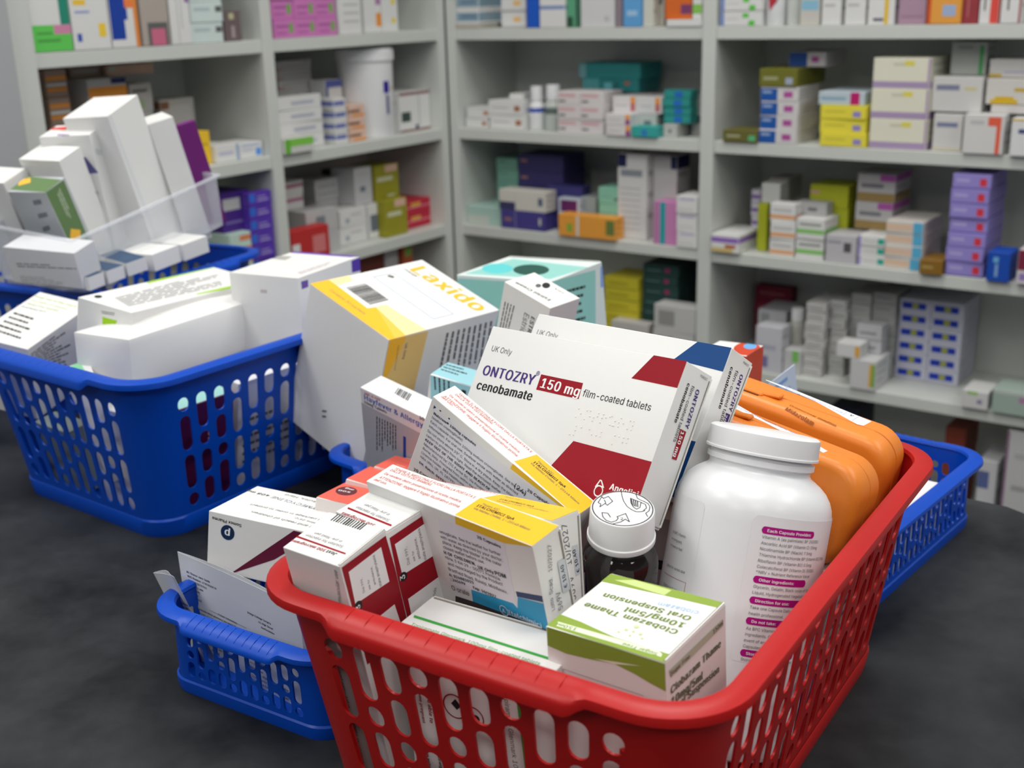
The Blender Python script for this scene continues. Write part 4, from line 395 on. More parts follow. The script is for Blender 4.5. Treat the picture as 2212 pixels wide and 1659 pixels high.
["R",0.1077,0.2166,0.01,0.0046,0.0394,0.0392,"box",1,1,[0.62,0.6,0.55],[["F",0,0,0.35,0.4,[0.04,0.04,0.12]],["F",0.35,0.1,0.36,1,[0.5,0.5,0.5]],["F",0.85,0.3,0.95,0.7,[0.1,0.12,0.2]]],"cream and navy carton",2],
["R",0.1106,0.2137,0.01,-0.0315,0.0359,0.0392,"box",1,1,[0.06,0.05,0.24],[["F",0.08,0.4,0.25,0.6,[0.3,0.15,0.15]],["F",0.33,0,0.345,1,[0.3,0.3,0.5]],["F",0.88,0.3,0.93,0.7,[0.6,0.6,0.5]]],"navy carton under the cream one",2],
["R",0.2326,0.2806,0.03,-0.0315,0.065,0.0192,"box",1,1,[0.52,0.58,0.66],[["F",0.1,0.6,0.9,0.95,[0.12,0.02,0.12]],["F",0.1,0.2,0.8,0.35,[0.1,0.3,0.65]]],"white and blue carton with plum top",2],
["R",0.2722,0.3051,0.05,-0.0315,0.067,0.05,"box",1,1,[0.38,0.42,0.42],[],"grey blue carton",2],
["R",0.3205,0.3634,0.03,-0.0315,0.0908,0.05,"box",3,1,[0.25,0.55,0.42],[["F",0.8,0.2,1,0.35,[0.1,0.1,0.1]],["F",0.1,0.4,0.7,0.45,[0.15,0.35,0.3]]],"mint green carton with two dark notches",2],
["R",0.2545,0.3776,-0.004,-0.0315,0.0409,0.0332,"box",1,1,[0.78,0.34,0.05],[["F",0.32,0,0.37,1,[0.62,0.62,0.58]],["F",0.15,0.2,0.25,0.6,[0.25,0.4,0.05]],["F",0.85,0.2,1,0.9,[0.15,0.2,0.05]]],"orange carton with green mark",2],
["R",0.3634,0.4246,0.03,-0.0315,0.1544,0.05,"box",1,1,[0.66,0.66,0.65],[["F",0,0.85,0.3,1,[0.01,0.015,0.08]],["F",0.1,0.74,0.85,0.82,[0.25,0.28,0.32]],["F",0.08,0.1,0.8,0.12,[0.5,0.5,0.52]],["F",0.08,0.17,0.8,0.19,[0.5,0.5,0.52]],["F",0.08,0.24000000000000002,0.8,0.26,[0.5,0.5,0.52]],["F",0.08,0.31000000000000005,0.8,0.33,[0.5,0.5,0.52]],["F",0.08,0.38,0.8,0.4,[0.5,0.5,0.52]],["F",0.08,0.45000000000000007,0.8,0.47000000000000003,[0.5,0.5,0.52]],["F",0.08,0.52,0.8,0.54,[0.5,0.5,0.52]],["F",0.08,0.5900000000000001,0.8,0.6100000000000001,[0.5,0.5,0.52]]],"tall white carton with navy corner",2],
["R",0.4254,0.4746,0.05,-0.0315,0.1522,0.05,"box",1,1,[0.55,0.55,0.54],[["F",0.75,0.85,1,1,[0.01,0.015,0.08]]],"tall grey carton behind",2],
["R",0.4501,0.4995,0.01,-0.0315,0.0771,0.0392,"box",1,1,[0.6,0.24,0.48],[["F",0.25,0,0.48,1,[0.02,0.35,0.38]],["F",0,0,0.2,1,[0.5,0.2,0.4]]],"pink carton with teal stripe",2],
["R",0.5003,0.541,0.0,-0.0315,0.0921,0.06,"box",3,1,[0.72,0.72,0.71],[["F",0.15,0.75,0.9,0.9,[0.5,0.45,0.6]],["F",0.1,0.2,0.8,0.25,[0.5,0.5,0.5]]],"white carton with lilac text",2],
["R",0.3351,0.4093,0.03,-0.2385,0.1311,0.08,"box",6,1,[0.55,0.48,0.03],[["F",0.1,0.35,0.7,0.55,[0.35,0.3,0.02]],["F",0,0,1,0.06,[0.2,0.18,0.02]]],"mustard yellow carton",3],
["R",0.4101,0.4835,0.04,-0.2385,0.1614,0.1,"box",8,1,[0.02,0.06,0.055],[["F",0.62,0.3,0.75,0.7,[0.35,0.03,0.12]],["F",0.1,0.35,0.5,0.45,[0.12,0.22,0.2]]],"very dark green carton",3],
["R",0.4559,0.5405,0.0,-0.2385,0.0981,0.0392,"box",2,1,[0.52,0.52,0.51],[["F",0.1,0.2,0.5,0.8,[0.3,0.29,0.28]]],"grey white carton",3],
["R",0.3673,0.4465,0.0,-0.2385,0.0556,0.0292,"box",1,1,[0.5,0.48,0.46],[],"pale carton at the front edge",3],
["R",0.506,0.5395,0.04,-0.2385,0.0748,0.06,"box",2,1,[0.4,0.25,0.22],[],"dusty pink carton",3],
["R",0.571,0.645,0.005,0.3435,0.0478,0.08,"box",2,1,[0.72,0.72,0.71],[["F",0.7,0.0,0.85,0.35,[0.1,0.55,0.05]],["F",0.55,0.55,0.7,0.85,[0.1,0.55,0.05]],["F",0,0,0.1,1,[0.2,0.28,0.55]],["F",0.15,0.45,0.45,0.5,[0.5,0.5,0.5]]],"white carton with green blots",0],
["R",0.6458,0.6768,0.01,0.3435,0.09,0.05,"bottle",1,1,[0.72,0.73,0.74],[],"white bottle with red triangle",0],
["R",0.6775,0.7024,0.02,0.3435,0.09,0.05,"bottle",1,1,[0.58,0.61,0.58],[],"pale green white bottle",0],
["R",0.7088,0.7416,0.01,0.3435,0.09,0.05,"box",1,1,[0.58,0.56,0.51],[["F",0.05,0.25,0.95,0.42,[0.25,0.5,0.65]]],"beige carton with light blue stripe",0],
["R",0.7446,0.776,0.01,0.3435,0.09,0.05,"box",1,1,[0.72,0.72,0.71],[["F",0.1,0.3,0.7,0.35,[0.5,0.5,0.5]],["F",0.75,0.65,1,0.95,[0.5,0.4,0.6]]],"white carton with lilac ring on its right",0],
["R",0.782,0.8149,0.01,0.3435,0.09,0.05,"box",1,1,[0.72,0.72,0.71],[["F",0.1,0.3,0.7,0.35,[0.5,0.5,0.5]],["F",0.7,0.65,0.95,0.95,[0.5,0.4,0.6]]],"white carton with lilac ring near yellow stripe",0],
["R",0.8185,0.8598,0.01,0.3435,0.09,0.05,"box",1,1,[0.72,0.72,0.71],[["F",0.62,0,0.78,1,[0.75,0.5,0.03]],["F",0.2,0.05,0.6,0.1,[0.1,0.1,0.15]]],"white carton with amber stripe",0],
["R",0.8654,0.907,0.01,0.3435,0.09,0.05,"box",1,1,[0.42,0.27,0.36],[["F",0.1,0.1,0.9,0.14,[0.35,0.2,0.3]]],"mauve carton",0],
["R",0.9099,0.9596,0.005,0.3435,0.09,0.05,"box",1,1,[0.78,0.35,0.06],[["F",0,0,0.1,1,[0.65,0.08,0.02]],["F",0.45,0.12,0.85,0.3,[0.35,0.45,0.65]],["F",0.2,0.6,0.8,0.7,[0.6,0.25,0.04]]],"orange carton with pale blue box",0],
["R",0.9595,0.9825,0.01,0.3435,0.09,0.05,"box",1,1,[0.3,0.04,0.05],[["F",0.3,0.1,0.4,0.7,[0.45,0.15,0.15]]],"dark red carton",0],
["R",0.9837,1.0115,0.01,0.3435,0.09,0.05,"box",1,1,[0.72,0.72,0.71],[["F",0.55,0,1,0.45,[0.75,0.08,0.06]],["F",0.2,0.2,0.3,0.9,[0.12,0.12,0.12]]],"white carton with red swirl",0],
["R",1.0147,1.0432,0.005,0.3435,0.09,0.05,"box",1,1,[0.72,0.72,0.71],[["F",0,0.5,0.3,1,[0.75,0.08,0.06]],["F",0.3,0.2,0.4,0.9,[0.12,0.12,0.12]],["F",0.9,0,1,1,[0.35,0.03,0.04]]],"white carton with red top corner",0],
["R",0.5857,0.6485,0.0,0.1575,0.0199,0.06,"box",1,1,[0.14,0.13,0.03],[["F",0.75,0.1,0.95,0.6,[0.1,0.45,0.2]],["F",0.1,0.4,0.5,0.6,[0.4,0.4,0.25]]],"olive brown carton with green dot",1],
["R",0.6483,0.7143,0.005,0.1575,0.0906,0.09,"box",4,1,[0.64,0.62,0.62],[["F",0,0,0.45,0.92,[0.01,0.09,0.38]],["F",0.05,0.55,0.3,0.75,[0.3,0.4,0.6]],["F",0.62,0.25,0.86,0.7,[0.42,0.08,0.32]]],"blue and white carton with magenta dot",1],
["R",0.6457,0.7112,0.005,0.2488,0.0284,0.12,"box",1,1,[0.16,0.16,0.02],[["F",0.7,0.1,0.9,0.5,[0.35,0.4,0.5]],["F",0.1,0.35,0.5,0.55,[0.35,0.35,0.2]]],"olive carton topping the blue stack",1],
["R",0.6768,0.74,0.05,0.2774,0.0237,0.09,"box",1,1,[0.5,0.47,0.47],[["F",0,0,0.5,1,[0.01,0.06,0.25]],["F",0.62,0.3,0.82,0.7,[0.35,0.06,0.25]]],"blue and white carton topping the pile",1],
["R",0.7526,0.8282,0.005,0.1575,0.0643,0.09,"box",3,1,[0.8,0.7,0.06],[["F",0.1,0.5,0.55,0.6,[0.55,0.48,0.05]],["F",0.72,0.15,0.9,0.6,[0.3,0.25,0.55]]],"yellow carton with violet dot",1],
["R",0.7466,0.8221,0.01,0.222,0.0207,0.09,"box",1,1,[0.5,0.58,0.64],[["F",0.05,0.35,0.6,0.6,[0.25,0.4,0.5]],["F",0.7,0,0.9,1,[0.5,0.01,0.15]]],"pale blue carton with magenta block",1],
["R",0.8314,0.9207,0.01,0.1575,0.1373,0.1,"box",3,1,[0.75,0.73,0.6],[["F",0,0,1,0.22,[0.4,0.3,0.48]],["F",0.35,0.75,0.7,0.85,[0.6,0.58,0.45]],["F",0.55,0.75,0.72,0.92,[0.72,0.65,0.1]],["F",0.96,0,1,1,[0.4,0.3,0.45]]],"large cream carton with lilac band",1],
["R",0.9216,0.9964,0.02,0.2158,0.0515,0.09,"box",1,1,[0.62,0.61,0.59],[["F",0.08,0.62,0.55,0.78,[0.2,0.22,0.32]],["F",0.65,0.62,0.9,0.72,[0.6,0.55,0.3]]],"white carton with dark title",1],
["R",0.9297,0.9731,0.015,0.1575,0.0556,0.09,"box",1,1,[0.64,0.63,0.61],[["F",0.1,0.65,0.85,0.78,[0.2,0.22,0.35]],["F",0,0,1,0.1,[0.6,0.55,0.45]]],"white carton with navy title on the shelf",1],
["R",0.979,1.0372,0.0,0.1575,0.0581,0.08,"box",1,1,[0.66,0.65,0.64],[["F",0.82,0,0.93,0.95,[0.75,0.12,0.06]],["F",0.6,0.72,0.85,0.95,[0.75,0.12,0.06]],["F",0.15,0.75,0.5,0.85,[0.5,0.5,0.5]]],"white carton with vermilion stripe",1],
["R",0.9347,0.9879,0.06,0.2675,0.0488,0.06,"box",1,1,[0.48,0.5,0.47],[["F",0.8,0,0.92,0.9,[0.08,0.4,0.12]],["F",0.2,0.8,0.6,0.9,[0.3,0.33,0.3]]],"grey white carton with green bar",1],
["R",1.0002,1.0605,0.03,0.2664,0.0263,0.08,"box",1,1,[0.55,0.54,0.52],[["F",0,0,0.3,0.2,[0.5,0.35,0.05]],["F",0.35,0.25,1,0.35,[0.4,0.35,0.5]]],"pale carton with gold corner",1],
["R",1.0012,1.0629,0.02,0.2288,0.037,0.08,"box",1,1,[0.62,0.6,0.57],[["F",0.1,0.0,0.75,0.18,[0.65,0.42,0.02]],["F",0.2,0.18,0.65,0.3,[0.65,0.42,0.02]],["F",0.65,0.5,1,0.65,[0.55,0.38,0.05]]],"pale carton with golden half disc",1],
["R",1.0103,1.0655,0.02,0.2158,0.0124,0.08,"box",1,1,[0.6,0.57,0.55],[],"flat pale carton",1],
["R",1.0477,1.0971,-0.004,0.1575,0.0546,0.06,"box",1,1,[0.7,0.71,0.71],[["F",0,0.94,1,1,[0.6,0.4,0.03]],["F",0.2,0.6,0.8,0.72,[0.05,0.07,0.2]]],"white carton with ink blue title",1],
["R",0.571,0.6234,-0.004,-0.0315,0.0317,0.1,"box",1,1,[0.72,0.72,0.71],[["F",0,0.55,1,0.85,[0.28,0.15,0.5]],["F",0.5,0.25,0.9,0.45,[0.45,0.12,0.06]],["F",0,0,0.8,0.25,[0.62,0.48,0.2]]],"white carton with purple band",2],
["R",0.6364,0.6543,0.04,-0.0315,0.0819,0.06,"box",1,1,[0.38,0.42,0.02],[],"narrow lime carton",2],
["R",0.6378,0.6715,0.05,0.0506,0.034,0.0392,"box",1,1,[0.6,0.6,0.59],[],"white carton on the orange stack",2],
["R",0.6092,0.6266,0.07,0.0004,0.0677,0.05,"box",3,1,[0.55,0.53,0.6],[["F",0,0.3,1,0.6,[0.2,0.1,0.35]]],"tiny white carton with purple band",2],
["R",0.6324,0.6682,0.09,0.0506,0.037,0.06,"box",2,1,[0.4,0.38,0.36],[],"grey carton at the back",2],
["R",0.6723,0.7167,0.01,-0.0315,0.0898,0.0292,"box",3,1,[0.72,0.72,0.71],[["F",0,0.12,1,0.36,[0.75,0.38,0.18]],["F",0.1,0.55,0.9,0.7,[0.5,0.5,0.5]]],"white carton with orange band",2],
["R",0.7191,0.768,0.01,-0.0315,0.0691,0.0592,"box",2,1,[0.72,0.72,0.71],[["F",0,0.25,1,0.48,[0.25,0.55,0.15]],["F",0.1,0.65,0.9,0.78,[0.3,0.32,0.3]]],"white carton with green band",2],
["R",0.7043,0.7593,0.04,0.0378,0.0214,0.0292,"box",1,1,[0.42,0.42,0.42],[["F",0.4,0.3,0.7,0.6,[0.15,0.15,0.16]]],"grey carton on the green stack",2],
["R",0.716,0.783,0.07,-0.0315,0.1162,0.07,"box",3,1,[0.42,0.45,0.02],[["F",0.0,0.6,0.25,0.75,[0.55,0.35,0.25]],["F",0.1,0.25,0.6,0.3,[0.3,0.3,0.02]]],"lime green carton",2],
["R",0.8001,0.8629,0.06,0.018,0.0914,0.08,"box",2,1,[0.5,0.49,0.49],[["F",0,0.0,1,0.32,[0.32,0.22,0.08]],["F",0.6,0.75,1,1,[0.42,0.1,0.38]],["F",0.1,0.5,0.7,0.65,[0.2,0.2,0.22]]],"grey carton with tan band and magenta corner",2],
["R",0.7721,0.8235,0.01,-0.0315,0.0462,0.0592,"box",1,1,[0.52,0.51,0.53],[["F",0.6,0.4,0.85,0.75,[0.1,0.09,0.1]],["F",0.05,0.7,0.5,0.8,[0.3,0.3,0.35]]],"grey carton with dark ring",2],
["R",0.8252,0.8692,0.01,-0.0315,0.0493,0.07,"box",3,1,[0.72,0.72,0.71],[["F",0,0,0.1,1,[0.35,0.3,0.65]],["F",0.75,0.2,1,0.8,[0.02,0.38,0.28]],["F",0.2,0.4,0.7,0.5,[0.5,0.5,0.5]]],"white carton with teal square",2],
["R",0.87,0.9292,0.01,-0.0315,0.0772,0.1,"box",4,1,[0.66,0.62,0.58],[["F",0,0.2,0.72,0.75,[0.72,0.52,0.38]],["F",0.74,0,1,1,[0.1,0.42,0.65]]],"peach and white carton with sky blue end",2],
["R",0.9311,0.9664,-0.004,-0.0315,0.023,0.06,"box",1,1,[0.25,0.13,0.02],[["F",0.1,0.4,0.6,0.6,[0.4,0.28,0.1]]],"brown carton",2],
["R",0.9672,1.0239,0.005,-0.0315,0.1576,0.1,"box",7,1,[0.3,0.25,0.62],[["F",0.72,0.2,0.9,0.75,[0.65,0.04,0.06]],["F",0.08,0.45,0.45,0.7,[0.42,0.38,0.7]],["F",0,0,1,0.08,[0.15,0.12,0.4]]],"lilac carton with red dot",2],
["R",1.0322,1.0655,-0.004,-0.0315,0.045,0.05,"box",1,1,[0.01,0.07,0.42],[["F",0.25,0.65,0.5,0.85,[0.15,0.4,0.65]],["F",0.35,0.15,0.5,0.6,[0.2,0.35,0.6]]],"royal blue carton with pale emblem",2],
["R",1.0759,1.1108,-0.004,-0.0315,0.0528,0.05,"box",1,1,[0.62,0.58,0.62],[["F",0,0.4,1,1,[0.2,0.02,0.05]],["F",0.1,0.1,0.9,0.3,[0.3,0.2,0.5]]],"maroon and white carton",2],
["R",0.5785,0.6512,0.1716,-0.2385,0.1127,0.0234,"box",4,1,[0.2,0.01,0.035],[["F",0.1,0.4,0.8,0.6,[0.35,0.08,0.1]]],"maroon carton",3],
["R",0.62,0.6741,0.0908,-0.2385,0.0888,0.08,"box",3,1,[0.52,0.52,0.55],[["F",0.1,0.2,0.4,0.8,[0.3,0.33,0.33]]],"grey white carton with dark ring",3],
["R",0.6547,0.7028,0.01,-0.2385,0.0822,0.0392,"box",1,1,[0.56,0.56,0.6],[["F",0.1,0.5,0.8,0.6,[0.4,0.4,0.5]],["F",0.2,0.1,0.5,0.35,[0.2,0.17,0.35]]],"white carton with lavender lettering",3],
["R",0.6933,0.7221,0.05,-0.1946,0.0626,0.05,"bottle",1,1,[0.42,0.42,0.38],[],"white bottle among the cartons",3],
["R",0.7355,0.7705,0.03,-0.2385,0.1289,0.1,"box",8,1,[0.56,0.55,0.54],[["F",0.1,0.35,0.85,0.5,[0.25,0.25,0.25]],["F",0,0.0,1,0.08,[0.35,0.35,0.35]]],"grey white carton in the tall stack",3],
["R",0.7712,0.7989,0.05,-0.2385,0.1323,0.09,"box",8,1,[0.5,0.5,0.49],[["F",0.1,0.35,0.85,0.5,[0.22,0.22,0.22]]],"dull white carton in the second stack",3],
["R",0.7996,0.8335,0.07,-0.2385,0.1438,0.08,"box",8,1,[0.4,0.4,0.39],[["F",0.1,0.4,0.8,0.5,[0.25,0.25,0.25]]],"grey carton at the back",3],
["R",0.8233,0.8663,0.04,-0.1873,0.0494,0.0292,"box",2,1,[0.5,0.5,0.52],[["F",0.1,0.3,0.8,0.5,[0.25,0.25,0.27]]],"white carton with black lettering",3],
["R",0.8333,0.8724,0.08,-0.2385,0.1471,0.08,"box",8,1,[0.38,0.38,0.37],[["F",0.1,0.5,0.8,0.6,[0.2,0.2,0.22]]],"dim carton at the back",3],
["R",0.804,0.8448,0.0,-0.1873,0.0245,0.0392,"box",1,1,[0.66,0.66,0.66],[["F",0.8,0.1,1,0.9,[0.75,0.4,0.05]]],"white carton with orange ring, tipped",3],
["R",0.8297,0.8732,0.0,-0.2385,0.051,0.07,"box",1,1,[0.6,0.6,0.6],[["F",0.75,0.1,1,0.9,[0.75,0.4,0.05]],["F",0.85,0.1,1,0.9,[0.2,0.4,0.1]]],"white carton with orange and green ring",3],
["R",0.7035,0.7348,0.02,-0.2385,0.0437,0.08,"box",1,1,[0.52,0.52,0.52],[["F",0.5,0.5,0.9,1,[0.2,0.5,0.12]]],"white carton with green leaf",3],
["R",0.8742,0.9802,0.095,-0.2385,0.1399,0.095,"box",6,2,[0.55,0.56,0.66],[["F",0.08,0.25,0.85,0.75,[0.01,0.04,0.42]],["F",0.4,0.3,0.6,0.7,[0.35,0.38,0.05]]],"white carton with blue and yellow panel",3],
["R",1.0135,1.0539,-0.004,-0.2385,0.0291,0.06,"box",1,1,[0.6,0.6,0.59],[["F",0.2,0.8,0.6,1,[0.3,0.5,0.15]],["F",0.6,0.3,0.8,0.55,[0.25,0.22,0.35]]],"white carton with green top mark",3],
["R",1.0599,1.1256,-0.004,-0.2385,0.0384,0.06,"box",1,1,[0.33,0.42,0.37],[["F",0.6,0.55,0.9,0.8,[0.4,0.2,0.35]],["F",0,0.85,1,1,[0.5,0.55,0.52]]],"sage grey carton",3],
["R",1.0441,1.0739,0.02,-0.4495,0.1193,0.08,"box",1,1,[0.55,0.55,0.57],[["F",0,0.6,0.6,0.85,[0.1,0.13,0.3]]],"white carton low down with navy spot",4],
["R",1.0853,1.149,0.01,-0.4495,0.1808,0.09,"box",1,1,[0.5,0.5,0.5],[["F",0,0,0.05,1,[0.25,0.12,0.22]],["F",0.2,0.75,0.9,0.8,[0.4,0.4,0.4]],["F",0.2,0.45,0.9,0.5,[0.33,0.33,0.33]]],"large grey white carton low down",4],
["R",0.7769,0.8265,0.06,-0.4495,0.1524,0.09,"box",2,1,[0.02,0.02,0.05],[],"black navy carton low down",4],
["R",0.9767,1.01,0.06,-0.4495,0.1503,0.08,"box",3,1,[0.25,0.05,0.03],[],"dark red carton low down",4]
]''')
# ---------------------------------------------------------------- the room
A_ = .62534; CO = Vector((-.10867, 2.38494, 0))
def wall_frame(side):
    X = Vector((math.cos(A_), -math.sin(A_), 0)) if side == 'R' else Vector((math.sin(A_), math.cos(A_), 0))
    Y = Vector((math.sin(A_), math.cos(A_), 0)) if side == 'R' else Vector((-math.cos(A_), math.sin(A_), 0))
    m = Matrix((X, Y, Vector((0, 0, 1)))).transposed().to_4x4(); m.translation = CO; return m
WF = {'L': wall_frame('L'), 'R': wall_frame('R')}
M_WALL = mat((.42, .43, .43), .8, .2, 'wall')
mb = MB(); mb.box((0, .25, -1.1), (11, 10, .04), mix_noise((.10, .10, .11), (.16, .16, .17), 6, .6, 'floor_vinyl')); struct(mb, 'floor').location = (0, 0, .18)
mb = MB(); mb.box((0, .25, 1.60), (11, 10, .04), mat((.72, .72, .70), .8, .2, 'wall')); struct(mb, 'ceiling')
mb = MB(); mb.box((1.7, .235, .34), (4.2, .04, 2.5), M_WALL); o = struct(mb, 'wall_right'); o.matrix_world = WF['R']
mb = MB(); mb.box((-1.9, .235, .34), (4.4, .04, 2.5), M_WALL); o = struct(mb, 'wall_left'); o.matrix_world = WF['L']
# ceiling light fittings round the lamps
for l_ in [x for x in sc.objects if x.type == 'LIGHT']:
    f = empty('ceiling_light', (l_.location.x, l_.location.y, 1.575), (0, 0, YAW))
    tag(f, 'square white ceiling light panel overhead', 'ceiling light', 'ceiling light panels')
    q = MB(); mt = mat((.8, .8, .8), .5)
    for sx, sy, dx, dy in ((0, .315, .66, .03), (0, -.315, .66, .03), (.315, 0, .03, .6), (-.315, 0, .03, .6)): q.box((sx, sy, -.006), (dx, dy, .02), mt)
    q.build('frame', f)
# shelving
TOPS = [.72, .532, .343, .157, -.032, -.239, -.45, -.66]; TH = .0205
def shelving(side, xs, label):
    root = empty('shelving_unit'); root.matrix_world = WF[side]; tag(root, label, 'shelves')
    for (a, b) in xs:
        q = MB(); q.box(((a+b)/2, .1015, .05), (b-a, .201, 1.84), M_SHELF, bev=.0008); q.build('upright_panel', root)
    for k in range(len(xs)-1):
        x0, x1 = sorted((xs[k][1], xs[k+1][0])) if xs[k][0] < xs[k+1][0] else sorted((xs[k][0], xs[k+1][1]))
        for z in TOPS:
            q = MB(); q.box(((x0+x1)/2, .1025, z-TH/2), (x1-x0, .195, TH), M_SHELF, bev=.0008); q.build('shelf', root)
    lo = min(a for a, b in xs); hi = max(b for a, b in xs)
    q = MB(); q.box(((lo+hi)/2, .206, .05), (hi-lo, .008, 1.84), M_SHELF); q.build('back_panel', root)
    return root
shelving('L', [(-.02, -.001), (-.472, -.449), (-.92, -.884)], 'white laminate shelving on the left with two bays of medicines')
shelving('R', [(.001, .02), (.543, .568), (1.36, 1.385)], 'white laminate shelving on the right beyond the corner')
mb = MB(); mb.box((-.955, .03, .222), (.05, .002, .075), mat((.7, .7, .7), .6))
for i in range(6):
    for j in range(5): mb.box((-.972+.0085*i, .0288, .193+.0135*j), (.006, .0008, .0095), mat((.28, .03, .04), .6))
o = mb.build('calendar_sheet'); o.matrix_world = WF['L']; tag(o, 'white sheet with rows of dark red squares left of the shelves', 'chart')
mb = MB(); mb.box((-1.25, .01, .1), (.66, .03, 1.9), mat((.40, .41, .42), .6)); o = mb.build('door_panel'); o.matrix_world = WF['L']; o['kind'] = 'structure'; o.name = 'trim_1'
# counter
ct = empty('counter'); tag(ct, 'dark slate patterned laminate counter under the baskets', 'counter')
pts = [(.375, .893), (-.36, 1.424), (-.74, 1.424), (-.90, 1.0), (-.90, -.5), (.408, -.5), (.408, .84), (.4065, .853), (.402, .866), (.394, .879)]
M_CT = mix_noise((.004, .005, .006), (.046, .050, .055), 7.0, .55, 'slate_laminate')
mb = MB(); top = [(x, y, 0) for x, y in pts]; bot = [(x, y, -.038) for x, y in pts]; n = len(pts)
mb.add(top+bot, [list(range(n))[::-1], list(range(n, 2*n))]+[[i, (i+1) % n, n+(i+1) % n, n+i] for i in range(n)], M_CT)
o = mb.build('worktop', ct)
mb = MB(); mb.box((-.28, .30, -.479), (1.15, 1.5, .88), mat((.30, .30, .31), .6)); mb.build('base_cabinet', ct)

